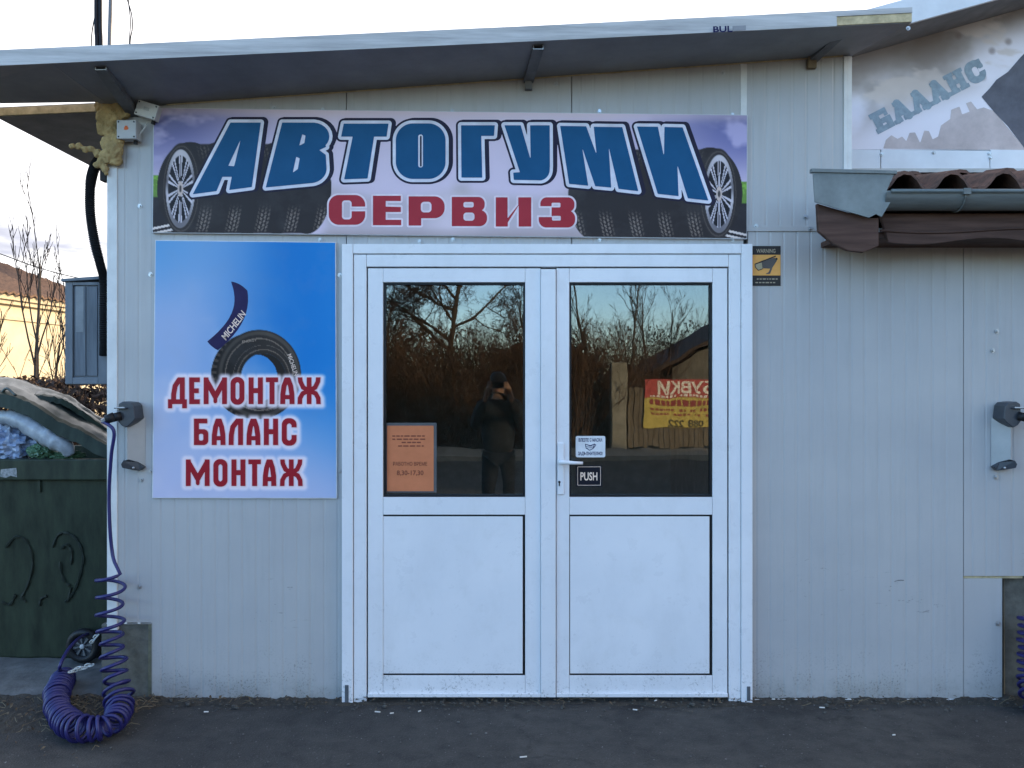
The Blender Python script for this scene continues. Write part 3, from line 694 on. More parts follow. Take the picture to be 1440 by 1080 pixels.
# ------------------------------------------------------------------ the blue poster
def poster():
    t = thing('tyre_poster', 'tall blue poster with a tyre and three lines of red lettering left of the door', 'poster', W(346, 520, -.01))
    cor = [(219.5, 338), (473, 341), (474.5, 700.5), (215.5, 700)]
    board('board', cor, -.012, -.0005, mat('poster_board', (.70, .70, .70), .4), t)
    k = 5.4
    w = lambda L: [(220+u/k, 500+v/k) for u, v in L]
    def box(x0, y0, x1, y1, r=0.0): return sd_rr(220+x0/k, 500+y0/k, 220+x1/k, 500+y1/k, max(.3, r/k))
    def st(L, hw): return sd_line(w(L), hw/k)
    H = 18.5
    def crop(f, x0, y0, x1, y1): return AND(f, box(x0, y0, x1, y1))
    def gE(x0, x1, y0, y1): m = (y0+y1)/2; return U(box(x0,y0,x0+38,y1), box(x0,y0,x1,y0+36), box(x0,m-18,x1-8,m+18), box(x0,y1-36,x1,y1))
    def gM(x0, x1, y0, y1):
        m = (x0+x1)/2; h = y1-y0
        v = crop(U(st([(x0+18,y0+20),(m,y0+h*.72)], 20), st([(x1-18,y0+20),(m,y0+h*.72)], 20), st([(m,y0+h*.6),(m,y1-20)], 14)), x0, y0, x1, y1)
        return U(box(x0,y0,x0+37,y1,4), box(x1-37,y0,x1,y1,4), v)
    def gO(x0, x1, y0, y1): return SUB(box(x0,y0-3,x1,y1+5,50), box(x0+38,y0+36,x1-38,y1-34,20))
    def gN(x0, x1, y0, y1): m = (y0+y1)/2; return U(box(x0,y0,x0+38,y1), box(x1-38,y0,x1,y1), box(x0,m-20,x1,m+18))
    def gT(x0, x1, y0, y1): m = (x0+x1)/2; return U(box(x0,y0,x1,y0+36), box(m-19,y0,m+19,y1))
    def gA(x0, x1, y0, y1):
        h = y1-y0; m = (x0+x1)/2
        o = U(st([(x0+19,y1+30),(x0+21,y0+h*.62),(x0+30,y0+h*.32),(m-6,y0+15)], 19), st([(x1-19,y1+30),(x1-21,y0+h*.62),(x1-30,y0+h*.32),(m+6,y0+15)], 19), box(x0+25,y0+h*.66,x1-25,y0+h*.66+32))
        return crop(o, x0, y0, x1, y1)
    def gL(x0, x1, y0, y1):
        h = y1-y0
        return crop(U(box(x1-38,y0,x1,y1,3), st([(x0+19,y1+30),(x0+21,y0+h*.62),(x0+32,y0+h*.32),(x1-42,y0+17),(x1-20,y0+17)], 19)), x0, y0, x1, y1)
    def gD(x0, x1, y0, y1):
        h = y1-y0
        return U(gL(x0+22, x1-16, y0, y1), box(x0,y1-36,x1,y1), box(x0,y1-36,x0+32,y1+32), box(x1-36,y1-36,x1,y1+32))
    def gZh(x0, x1, y0, y1):
        m = (x0+x1)/2; h = y1-y0; c = y0+h*.5; L = [box(m-18,y0,m+18,y1)]
        for sx in (-1, 1):
            e = (x1-x0)/2-18
            L += [st([(m+sx*e,y0-30),(m+sx*(e-6),y0+h*.16),(m+sx*(e*.62),y0+h*.38),(m,c)], 17), st([(m+sx*e,y1+30),(m+sx*(e-3),y1-h*.22),(m+sx*(e*.68),y1-h*.40),(m,c)], 17)]
        return crop(U(*L), x0, y0, x1, y1)
    def gB(x0, x1, y0, y1):
        h = y1-y0; return SUB(U(box(x0,y0,x0+38,y1), box(x0,y0,x1-8,y0+36), box(x0,y0+h*.40,x1,y1,36), box(x0,y0+h*.40,x0+50,y1)), box(x0+38,y0+h*.40+35,x1-38,y1-34,12))
    def gC(x0, x1, y0, y1): h = y1-y0; return SUB(gO(x0, x1, y0, y1), box(x1-50,y0+h*.33,x1+20,y0+h*.62))
    L1, L2, L3 = (166, 368), (478, 678), (787, 988)
    words = U(gD(97,240,*L1), gE(257,338,*L1), gM(367,543,*L1), gO(570,675,*L1), gN(707,815,*L1), gT(838,930,*L1), gA(945,1055,*L1), gZh(1075,1255,*L1),
              gB(293,402,*L2), gA(427,533,*L2), gL(555,665,*L2), gA(690,797,*L2), gN(822,930,*L2), gC(958,1070,*L2),
              gM(232,412,*L3), gO(440,547,*L3), gN(577,683,*L3), gT(705,800,*L3), gA(813,917,*L3), gZh(942,1118,*L3))
    # coarse distance to the lettering for the soft white halo
    def bg_(X, Y):
        u = (X-217)/256; v = (Y-338)/363
        n1 = vnoise(X, Y, 90, 11)
        c = lerp(np.ones(X.shape+(3,))*np.array([120, 156, 216.]), (0, 92, 190), ss(.1, .95, u)*(1-ss(.42, .95, v)))
        c = lerp(c, (40, 125, 210), ss(.55, 1.05, u)*(1-ss(.75, 1.1, v))*.6)
        c = lerp(c, (60, 135, 212), (1-ss(-.1, .75, u))*(1-ss(.0, .35, v))*.75)
        c = lerp(c, (154, 172, 222), ss(.5, 1.1, v)*(1-.4*u)*.85)
        c = lerp(c, (160, 180, 222), ss(.45, .75, n1)*(1-ss(.3, .9, u))*ss(.1, .35, v)*.5)
        c = c*.95; c = lerp(c, (235, 240, 250), (1-ss(.0, .006, np.abs(v-.001)))*.7)
        # tyre seen from the side, a little turned
        cx, cy, rx, ry = 365, 526, 59, 63
        ex = np.hypot((X-cx)/rx, (Y-cy)/ry); ei = np.hypot((X-371)/32, (Y-531)/35)
        back = np.hypot((X-(cx-12))/56, (Y-(cy+2))/60); bi = np.hypot((X-361)/30, (Y-532)/34)
        body = np.maximum(1-ss(.985, 1.0, ex), (1-ss(.985, 1.0, back)))
        hole = 1-ss(.97, 1.0, ei)
        tread = (np.sin(np.arctan2(Y-cy, X-cx)*46) > .2)
        col = lerp(np.ones(X.shape+(3,))*np.array([26, 27, 31.]), (48, 50, 54), (ss(.86, .9, ex)*(1-ss(.94, .98, ex))))
        col = lerp(col, (20, 20, 23), ss(1.0, 1.03, ex)); col = lerp(col, (58, 58, 60), ss(1.0, 1.03, ex)*tread*.8)
        col = lerp(col, (92, 92, 94), (np.abs(ex-.80) < .012)*.8); col = lerp(col, (84, 84, 86), (np.abs(ei-1.14) < .02)*.8)
        col = lerp(col, (22, 22, 24), (1-ss(1.0, 1.12, ei))); col = lerp(col, (98, 100, 104), (np.abs(ei-1.32) < .012)*.5)
        col = lerp(col, (128, 130, 134), ss(.2, .9, np.sin(np.arctan2(Y-cy, X-cx)*1.0+2.3))*.10)
        vis = body*(1-hole)
        inner = hole*ss(.99, 1.0, bi); col2 = lerp(col, (24, 24, 26), inner); c = lerp(c, (26, 26, 28), inner*body)
        c = c*(1-vis[..., None])+col*vis[..., None]
        return c
    def lean(y):
        return lambda a, b: W(a+(1-(b-338)/362)*0, b, 0)+Vector((0, y, 0))
    def quad(a, b):
        u = (a-217)/256; v = (b-339)/361
        x = (219.5-4*v)*(1-u)+(473+1.5*v)*u; y = 338+3*u*(1-v)+v*(362.2*(1-u)+362.5*u-.0)
        return W(x, y, 0)+Vector((0, -.0128, 0))
    def halo_bg(X, Y):
        c = bg_(X, Y); d = words(X, Y); return lerp(c, (184, 194, 228), (1-ss(1.2, 8.5, d))*.92)
    print_sheet('picture', (218.2, 340, 472, 699), 0, halo_bg, t, 1.15, mp=quad)
    RED = mat('poster_red', A(112, 27, 44), .35, var=.06); PK = mat('poster_pale_edge', A(182, 180, 214), .35)
    at = lambda y: (lambda p, q: W(p, q, 0)+Vector((0, y, 0)))
    shape_obj('lettering_edge', words, (230, 522, 460, 692), 0, PK, t, .8, 1.0, at(-.0134)); shape_obj('lettering', words, (230, 522, 460, 692), 0, RED, t, .55, 0, at(-.0140))
    NAVY = mat('poster_navy', A(28, 28, 74), .35); LT = mat('poster_pale_lettering', A(214, 218, 232), .35); GREY = mat('poster_grey_lettering', A(120, 122, 126), .35)
    # sash ribbon with its lettering
    rib = [(336+13*math.sin(2.6*q)-52*q*q, 396+98*q) for q in [i/14 for i in range(15)]]
    sash = sd_line(rib, 9.5); tyre = sd_ell(365, 526, 59, 63)
    shape_obj('ribbon', SUB(AND(sash, sd_ell(322, 446, 40, 50)), tyre), (280, 395, 360, 500), 0, NAVY, t, .6, 0, at(-.0134))
    text_obj('ribbon_lettering', 'MICHELIN', 9.6, 329.5, 458, 0, LT, t, rot=-math.radians(52), bold=.018, sx=.80, mp=at(-.0140), shear=.15)
    text_obj('tyre_lettering', 'ENERGY', 3.4, 352, 479.5, 0, GREY, t, rot=-math.radians(7), bold=.01, sx=1.2, mp=at(-.0134))
    text_obj('tyre_lettering', 'MICHELIN', 6.2, 413, 513, 0, LT, t, rot=math.radians(71), bold=.01, sx=.85, mp=at(-.0134))
poster()

# ------------------------------------------------------------------ stickers and notices
def at_y(y): return lambda p, q: W(p, q, 0)+Vector((0, y, 0))
def sheet(name, c, y, m, parent):
    mb = MB(); mb.pprism(c, y, y+.0012, 0.0); return mb.build(name, m, parent)
def notices():
    INK = mat('navy_ink', A(30, 36, 80), .5); WHT = mat('white_sticker', (.72, .72, .72), .4); BLK = mat('black_sticker', (.014, .015, .022), .35); PALE = mat('pale_ink', A(200, 205, 215), .5)
    ORP = mat('orange_paper', (.60, .20, .09), .8, var=.1); OI = mat('brown_ink', (.20, .055, .03), .8); CLR = mat('plastic_sleeve', (.12, .12, .12), .15)
    yg = -.0052
    def px(x0, y0, x1, y1): return [(x0, y0), (x1, y0), (x1, y1), (x0, y1)]
    s = thing('mask_sticker', 'small white sticker with a face mask drawing on the right door glass', 'sticker', W(829, 628, yg))
    MBs = shape_obj('sheet', sd_rr(809.5, 613, 851, 643, 2.5), (807, 610, 853, 646), 0, WHT, s, .6, 0, at_y(yg))
    text_obj('lettering', 'ВЛЕЗТЕ С МАСКА', 4.6, 830, 618.5, 0, INK, s, bold=.03, sx=.60, mp=at_y(yg-.0006)); text_obj('lettering', 'ЗАДЪЛЖИТЕЛНО!', 4.6, 830, 637.5, 0, INK, s, bold=.03, sx=.60, mp=at_y(yg-.0006))
    mk = U(sd_line([(823,624.5),(830,626.5),(836,624.2)], .5), sd_line([(823,624.5),(824,630),(829,633),(834,630.5),(836,624.2)], .5), sd_line([(824,627.5),(835,627)], .35), sd_line([(825,629.8),(834,629.4)], .35), sd_line([(836,624.2),(838,625.5),(835,629.5)], .4))
    shape_obj('mask_drawing', mk, (820, 622, 841, 635), 0, INK, s, .4, 0, at_y(yg-.0006))
    s = thing('push_sticker', 'black sticker reading PUSH under the door handle', 'sticker', W(828, 669, yg))
    sheet('sheet', px(810, 654.5, 846.5, 684), yg, BLK, s)
    fr = SUB(sd_rr(812, 656, 844.6, 682.4, .5), sd_rr(812.6, 656.6, 844, 681.8, .5)); shape_obj('border', fr, (810, 654, 847, 684), 0, PALE, s, .4, 0, at_y(yg-.0006))
    text_obj('lettering', 'PUSH', 11.5, 828, 669.3, 0, PALE, s, bold=.022, sx=.66, mp=at_y(yg-.0006))
    s = thing('opening_hours_notice', 'orange paper with opening hours in a clear sleeve on the left door glass', 'notice', W(577, 643, yg))
    sheet('sleeve', px(543.5, 594.5, 614, 692.5), yg+.0006, CLR, s); sheet('paper', px(544.5, 598.5, 610, 690.5), yg-.0010, ORP, s)
    for y, h, tx, sx in ((652, 5.2, 'РАБОТНО ВРЕМЕ', .8), (664.5, 6.8, '8,30-17,30', .95)):
        text_obj('lettering', tx, h, 577, y, 0, OI, s, bold=.015, sx=sx, mp=at_y(yg-.0016))
    r_ = random.Random(4); mb = MB()
    for y, x0, x1 in ((613, 552, 600), (617.5, 552, 600), (622, 565, 592), (627, 560, 596)):
        x = x0
        while x < x1-2:
            l = r_.uniform(3, 8); l = min(l, x1-x)
            q = [W(x, y-.9, 0), W(x+l, y-.9, 0), W(x+l, y+.9, 0), W(x, y+.9, 0)]; mb.add([p+Vector((0, yg-.0016, 0)) for p in q], [(0,3,2,1)]); x += l+r_.uniform(1.2, 2.2)
    mb.build('small_print', OI, s)
    # camera warning plate
    s = thing('camera_warning_plate', 'small yellow and black warning plate with a camera drawing right of the door frame', 'sign', W(1077, 374, -.004))
    YEL = mat('warning_yellow', A(168, 142, 92), .4, var=.12); TXT = mat('warning_grey', A(120, 128, 128), .5); GRC = mat('camera_grey', A(70, 78, 88), .5); LCR = mat('camera_pale', A(128, 138, 130), .5); BK2 = mat('warning_black', A(38, 44, 52), .4)
    sheet('plate', px(1056.8, 346, 1097.5, 402), -.003, BK2, s); sheet('yellow_field', px(1057.2, 358.5, 1097.2, 387.5), -.0042, YEL, s)
    text_obj('lettering', 'WARNING', 5.6, 1077, 352.8, 0, TXT, s, bold=.02, sx=.72, mp=at_y(-.0036)); 
    mb = MB()
    for y, x0, x1 in ((392.5, 1064, 1092), (397.5, 1062, 1090)):
        x = x0
        while x < x1: l = r_.uniform(2, 5); q = [W(x, y-.8), W(x+l, y-.8), W(x+l, y+.8), W(x, y+.8)]; mb.add([p+Vector((0, -.0036, 0)) for p in q], [(0,3,2,1)]); x += l+1.4
    mb.build('small_print', TXT, s)
    k = 13.5; cz = lambda L: [(1050+u/k, 330+v/k) for u, v in L]
    shape_obj('camera_body', U(sd_poly(cz([(160,570),(300,490),(520,440),(575,470),(560,510),(500,600),(470,650),(300,640),(180,620)])), sd_poly(cz([(440,650),(480,640),(440,745),(360,752),(370,735),(410,715)]))), (1058, 360, 1096, 388), 0, GRC, s, .35, 0, at_y(-.0048))
    shape_obj('camera_hood', U(sd_poly(cz([(150,560),(280,535),(295,650),(215,680),(165,625)])), sd_line(cz([(290,505),(440,450)]), .6)), (1058, 360, 1096, 388), 0, LCR, s, .35, 0, at_y(-.0052))
    shape_obj('camera_outline', U(sd_line(cz([(160,560),(540,412)]), .8), sd_line(cz([(150,570),(165,625),(215,680),(300,650)]), .5), sd_ell(*cz([(560,462)])[0], 1.6, 1.4)), (1058, 358, 1096, 388), 0, BK2, s, .35, 0, at_y(-.0055))
notices()

# ------------------------------------------------------------------ junction boxes
def jbox(px, py, wpx, hpx, rot, m, label, mark, y=-.055):
    t = thing('junction_box', label, 'junction box', W(px, py, y), group='junction boxes at the top left of the wall')
    c = W(px, py, y); R = Matrix.Rotation(rot, 4, 'Y')
    def place(o):
        o.matrix_world = Matrix.Translation(c) @ R; return o
    wv, hv = wpx*S0/2, hpx*S0/2
    def bl(name, mb, m_, bev=.003):
        o = mb.build(name, m_, None, bevel=bev); o.parent = t; o.location = (0, 0, 0); o.rotation_euler = (0, rot, 0); return o
    bl('box_body', MB().box(-wv, wv, 0, .05, -hv, hv), m); bl('box_lid', MB().box(-wv-.002, wv+.002, -.014, -.001, -hv-.002, hv+.002), m, .004)
    for sx in (-1, 1):
        for sz in (-1, 1): bl('lid_screw', MB().cyl((sx*(wv-.008), -.0145, sz*(hv-.008)), (0,1,0), .004, .003, 10), DARK, 0)
    bl('cable_gland', MB().cyl((wv*.6, .025, -hv-.008), (0,0,1), .010, .018, 12), BLACK, 0)
    if mark:
        mb = MB(); r_ = random.Random(2); pts = [(.012*math.cos(a)*(r_.uniform(.6, 1.1)), -.0150, .006+.013*math.sin(a)*r_.uniform(.7, 1.1)) for a in np.linspace(0, 2*PI, 14)[:-1]]
        mb.add(pts, [tuple(range(len(pts)))]); bl('orange_mark', mb, ORANGE, 0)
    else: bl('lid_recess', MB().box(-.014, .014, -.0155, -.0142, -.004, .012), mat('box_shade', (.42, .42, .40), .5), .0005)
    return t
jbox(179.5, 183, 26, 25, 0, BOXM, 'small grey junction box with an orange mark on the yellow foam', True)
jbox(207.5, 155.5, 29, 20, math.radians(17), BOXM2, 'tilted white junction box at the top left corner of the banner', False)
o = MB().tube([W(207, 172, -.03), W(203, 180, -.035), W(197, 188, -.03), W(195, 196, -.03), W(190, 199, -.03)], .0035, 8).build('box_cable', BOXM2, None, smooth=True)
tag(o, 'short white cable looping between the two junction boxes', 'cable')

# ------------------------------------------------------------------ building next door: gable wall, verge, tiled eave with gutter
def neighbour():
    t = thing('neighbouring_building', 'neighbouring building with a grey gable, tiled eave and metal gutter at the right', 'building', W(1330, 400, .6))
    GW = mat('gable_sheet', (.50, .50, .49), .6, var=.15, scale=4); VER = mat('verge_sheet', (.66, .67, .68), .35, var=.08); SOF = mat('dark_verge_soffit', (.20, .20, .20), .7)
    TILE = mat('brown_clay_tile', (.17, .088, .064), .85, var=.5, scale=16, bmp=.6, bscale=70, col2=(.07, .048, .040)); GUT = mat('grey_zinc_gutter', (.15, .165, .16), .45, metal=.2, var=.3, scale=8, stretch=(.5, 1, 4))
    PLATE = mat('blue_grey_sheet', (.19, .215, .21), .45, var=.3, scale=7); BRN = mat('brown_painted_board', (.085, .045, .033), .75, var=.4, scale=7, stretch=(.4, 1, 5)); FL = mat('pale_flashing', (.72, .73, .74), .35, var=.06)
    yw = .72
    MB().pprism([(1100, 236), (4600, 236), (4600, 52), (2900, -430), (1397, -2), (1278, 33), (1200, 60), (1100, 92)], yw, yw+.12, yw).build('gable_wall', GW, t)  # unseen right part and ridge, added to shade the far side
    # verge board rising to the right, with its soffit
    ya = .36
    c = [(1205, 17), (1293, -7), (2960, -490), (2960, -445), (1402, -1), (1281, 32.5)]
    MB().pprism(c, ya, ya+.02, ya).build('verge_board', VER, t, bevel=.002)
    a0, a1 = W(1165, 65, ya+.02), W(1402, -2, ya+.02); a2 = W(2960, -446, ya+.02)
    mb = MB()
    for p, q in ((a0, a1), (a1, a2)):
        low = [p, q, q+Vector((0, .50, 0)), p+Vector((0, .50, 0))]; mb.hexa(low, [v+Vector((0, 0, .03)) for v in low])
    mb.build('soffit', SOF, t)
    r0, r1, r2 = W(1165, 62, ya+.02), W(2960, -446, ya+.02), W(4800, 76, ya+.02)
    for p, q in ((r0, r1), (r1, r2)):
        low = [p+Vector((0, .52, .0)), q+Vector((0, .52, .0)), q+Vector((0, 8, 0)), p+Vector((0, 8, 0))]; MB().hexa(low, [v+Vector((0, 0, .09)) for v in low]).build('added_main_roof', SOF, t)  # unseen roof slopes, added to keep the sun off the far side
    # flashing strips at the foot of the gable
    for x0, x1 in ((1188, 1236), (1237.2, 1389), (1390.2, 1560)):
        MB().pprism([(x0, 211.5), (x1, 211.5+(x1-x0)*.012), (x1, 243), (x0, 243)], yw-.018, yw-.002, yw).build('flashing_panel', FL, t, bevel=.002)
    sm = None
    for px, py in ((1239.5, 217), (1313, 215), (1392.5, 222), (1391, 216), (1277, 40)):
        o = screw_mesh().build('screw', SCREWM, t) if sm is None else sm.copy()
        if sm is None: sm = o
        else: C.objects.link(o)
        o.parent = t; o.location = W(px, py, yw-.018)-Vector(t.location) if py > 100 else W(px, py, .30)-Vector(t.location)
    # the tiles: s shaped barrels, three rows up the slope
    sl = math.radians(11)
    def tile_mesh():
        mb = MB(); pr = [(0, -.012), (.028, -.008), (.052, .014), (.078, .052), (.108, .070), (.140, .066), (.168, .042), (.188, .010), (.212, -.010), (.236, -.013)]
        th = .016; k = len(pr); L = .36
        vs_ = []
        for yy, zz in ((0, 0), (L, L*math.tan(sl))):
            vs_ += [(x, yy, z+zz+th) for x, z in pr]+[(x, yy, z+zz) for x, z in pr]
        fs_ = []
        for i in range(k-1):
            fs_ += [(i, i+1, 2*k+i+1, 2*k+i), (k+i+1, k+i, 3*k+i, 3*k+i+1), (i, k+i, k+i+1, i+1), (2*k+i+1, 3*k+i+1, 3*k+i, 2*k+i)]
        fs_ += [(0, 2*k, 3*k, k), (k-1, 2*k-1, 4*k-1, 3*k-1)]
        return mb.add(vs_, fs_)
    r_ = random.Random(8); base = None; x0 = W(1241, 0, -.33).x; zb = W(0, 262.5, -.33).z
    for row in range(3):
        for k in range(6):
            if base is None: base = tile_mesh().build('roof_tile', TILE, t); smooth_by_angle(base, 50); o = base
            else: o = base.copy(); C.objects.link(o)
            o.parent = t
            o.location = Vector((x0+k*.216+r_.uniform(-.012, .012), -.335+row*.33+r_.uniform(-.022, .022), zb+row*.33*math.tan(sl)+r_.uniform(-.009, .006)+row*.012))-Vector(t.location)
            o.rotation_euler = (0, r_.uniform(-.07, .07), r_.uniform(-.04, .04))
    # roof deck under the tiles
    a, b = W(1228, 0, -.30).x, 3.4
    MB().hexa([(a, -.30, zb-.06), (b, -.30, zb-.06), (b, .70, zb+.12), (a, .70, zb+.12)], [(a, -.30, zb-.03), (b, -.30, zb-.03), (b, .70, zb+.15), (a, .70, zb+.15)]).build('roof_deck', DARK, t)
    # half round gutter with a bead, and its bracket
    p0 = W(1247, 269, -.42); rr = .068; x1 = 3.4; mb = MB(); k = 12; prof = []
    for i in range(k+1):
        an = PI+PI*i/k; prof.append((math.cos(an)*rr, math.sin(an)*rr*1.0))
    yc, zc = -.352, W(0, 270, -.42).z
    vs_ = []
    for x in (p0.x, x1): vs_ += [(x, yc+a, zc+b) for a, b in prof]+[(x, yc+a*.95, zc+b*.95) for a, b in prof]
    n1 = k+1; fs_ = []
    for i in range(k): fs_ += [(i, i+1, 2*n1+i+1, 2*n1+i), (n1+i+1, n1+i, 3*n1+i, 3*n1+i+1), (i, n1+i, n1+i+1, i+1)]
    gt = mb.add(vs_, fs_).build('gutter', GUT, t, smooth=True); smooth_by_angle(gt, 40)
    MB().tube([(p0.x+.02, yc-rr-.002, zc+.004), (x1, yc-rr-.002, zc+.004)], .0095, 10).build('gutter_bead', GUT, gt, smooth=True)
    bx = W(1358, 0, -.42).x; bm = MB()
    bm.tube([(bx, yc+math.cos(PI+PI*i/10)*(rr+.004), zc+math.sin(PI+PI*i/10)*(rr+.004)) for i in range(11)], .0035, 6); bm.box(bx-.016, bx+.016, yc-rr-.016, yc-rr+.012, zc-.012, zc+.014)
    bm.box(bx-.012, bx+.012, yc-rr, yc+rr, zc+.012, zc+.016); bm.build('gutter_bracket', GUT, gt)
    # sheet metal end box
    ep = MB(); ep.pprism([(1143, 241.5), (1258, 243.5), (1247, 268), (1262, 268), (1250, 288), (1240, 305), (1232, 301), (1222, 306), (1146, 284)], -.405, -.399)
    e = ep.build('end_plate', PLATE, t)
    MB().pprism([(1140, 237.5), (1260, 240.5), (1260, 245.5), (1140, 243)], -.412, -.385, -.40).build('end_plate_lip', PLATE, e, bevel=.002)
    MB().pprism([(1149, 286), (1222, 307), (1236, 306), (1236, 346), (1214, 355), (1192, 352), (1172, 343), (1151, 325)], -.375, -.35).build('end_board', BRN, t, bevel=.004)
    # fascia board with a wavy lower lath, soffit back to the wall
    pts = [(1237, 300)]+[(1640, 300), (1640, 346)]+[(x, 339+4.5*math.sin((x-1237)/33)) for x in range(1600, 1236, -14)]
    MB().pprism(pts, -.300, -.28).build('fascia_board', BRN, t, bevel=.002)
    pts = [(1237, 322+3*math.sin((x-1237)/40)) if False else (x, 324+3*math.sin((x-1237)/45)) for x in range(1238, 1640, 12)]
    MB().tube([W(a, b, -.302) for a, b in pts], .006, 6).build('fascia_lath', BRN, t)
    zf = W(0, 340, -.28).z
    MB().box(X_(1154), 3.4, -.279, -.004, zf+.02, zf+.045).build('eave_soffit', BRN, t)
    # banner on the gable
    g = thing('balance_banner', 'grey cloud patterned banner with slanted worn lettering on the neighbouring gable', 'banner', W(1330, 130, yw-.02))
    at = lambda y: (lambda a, b: W(a, b, yw)+Vector((0, y, 0)))
    MB().pprism([(1180, 98), (1276, 44), (1400, 2), (1560, -40), (1560, 214), (1180, 211)], yw-.012, yw-.001, yw).build('board', mat('gable_banner_board', (.45, .45, .46), .6), g)
    k = 3.087
    def bgf(X, Y):
        n1 = vnoise(X+Y*.3, Y*1.3, 95, 21, 5); n2 = vnoise(X-Y*.4, Y*2.0, 60, 22, 5)
        c = np.ones(X.shape+(3,))*np.array([150, 160, 190.])
        d = (212-Y)+(X-1197)*-.36                                  # height above a line that climbs to the right
        c = lerp(c, (118, 122, 138), ss(0, 60, d)*ss(.38, .58, n1)); c = lerp(c, (88, 92, 104), ss(40, 130, d+40*(n1-.5))*.9)
        c = lerp(c, (134, 138, 154), ss(.52, .62, n2)*ss(20, 60, d)*(1-ss(90, 140, d))*.8)
        c = lerp(c, (84, 84, 92), ss(.55, .7, n1)*ss(30, 110, d)*.7)
        c = c*np.array([1.12, 1.17, 1.17])
        for bx, by in ((1416, 60), (1393, 73), (1346, 52), (1380, 110)): c = lerp(c, (88, 88, 98), (1-ss(2, 7, np.hypot(X-bx, Y-by)))*.55)
        return c
    PR2 = attr_material(); 
    print_sheet('picture', (1181, 2, 1558, 211.3), 0, bgf, g, 2.0, mp=at(-.0135), keep=lambda X, Y: Y > 84-(X-1190)*.56)
    z = lambda L: [(1140+u/k, v/k) for u, v in L]
    STL = mat('banner_skyline_grey', A(140, 150, 172), .6); LET = mat('banner_slate_lettering', A(104, 132, 162), .6, var=.22, scale=30, spec=.15); DIA = mat('banner_slate_diamond', A(70, 82, 104), .6, var=.2, scale=12, spec=.15)
    sk = z([(310,648),(322,610),(345,590),(372,606),(392,596),(410,616),(424,580),(448,578),(470,624),(488,570),(508,572),(524,608),(548,596),(560,548),(600,520),(604,480),(640,466),(652,500),(684,488),(668,452),(690,444),(716,478),(745,470),(790,486),(930,655)])
    shape_obj('skyline_print', sd_poly(sk), (1236, 130, 1446, 216), 0, STL, g, .9, 0, at(-.0142))
    shape_obj('diamond_print', sd_poly(z([(735,424),(770,388),(800,350),(850,316),(905,252),(1100,60),(1300,300),(1100,840),(922,648),(850,552),(790,490)])), (1374, 20, 1556, 214), 0, DIA, g, 1.2, 0, at(-.0150))
    # slab serif letters set along a climbing line
    def L(f): return f
    def gl(ch, x, w_, h):
        s_ = 11; B = []
        def bx(x0, y0, x1, y1): return sd_poly([(x+x0, y0), (x+x1, y0), (x+x1, y1), (x+x0, y1)])
        y0, y1 = -h, 0
        if ch == 'Б': B = [bx(8, y0, 34, y1), bx(0, y0, w_-8, y0+s_*1.6), bx(w_-18, y0, w_-6, y0+30), SUB(bx(8, y0+38, w_, y1), bx(34, y0+56, w_-24, y1-18)), bx(0, y1-s_*1.6, 40, y1)]
        if ch in 'АЛ':
            B = [sd_line([(x+w_*.5, y0+10), (x+14, y1-8)], 10), sd_line([(x+w_*.5, y0+8), (x+w_-16, y1-8)], 14), bx(-4, y1-14, 30, y1), bx(w_-38, y1-14, w_+4, y1), bx(w_*.28, y0, w_*.66, y0+14)]
            if ch == 'А': B.append(bx(w_*.3, y0+h*.55, w_*.75, y0+h*.72))
        if ch == 'Н': B = [bx(6, y0, 30, y1), bx(w_-30, y0, w_-6, y1), bx(6, y0+h*.4, w_-6, y0+h*.6)]+[bx(a, b, a+38, b+13) for a in (-2, w_-36) for b in (y0, y1-13)]
        if ch == 'С': B = [SUB(sd_rr(x+2, y0-3, x+w_, y1+3, 34), sd_rr(x+28, y0+20, x+w_-22, y1-20, 14), bx(w_-26, y0+34, w_+9, y1-32)), bx(w_-14, y0+2, w_-2, y0+38)]
        return U(*B)
    word = U(*[gl(ch, i*91-38, 80, 88) for i, ch in enumerate('БАЛАНС')])
    an = math.radians(-27.5); ca, sa = math.cos(an), math.sin(an); ox, oy = 322, 566
    def wl(X, Y):
        u = (X-1140)*k-ox; v = Y*k-oy
        a = u*ca+v*sa; b = -u*sa+v*ca
        return word(a, b)/k
    shape_obj('lettering', wl, (1215, 70, 1410, 200), 0, LET, g, .6, .9, at(-.0152))
neighbour()

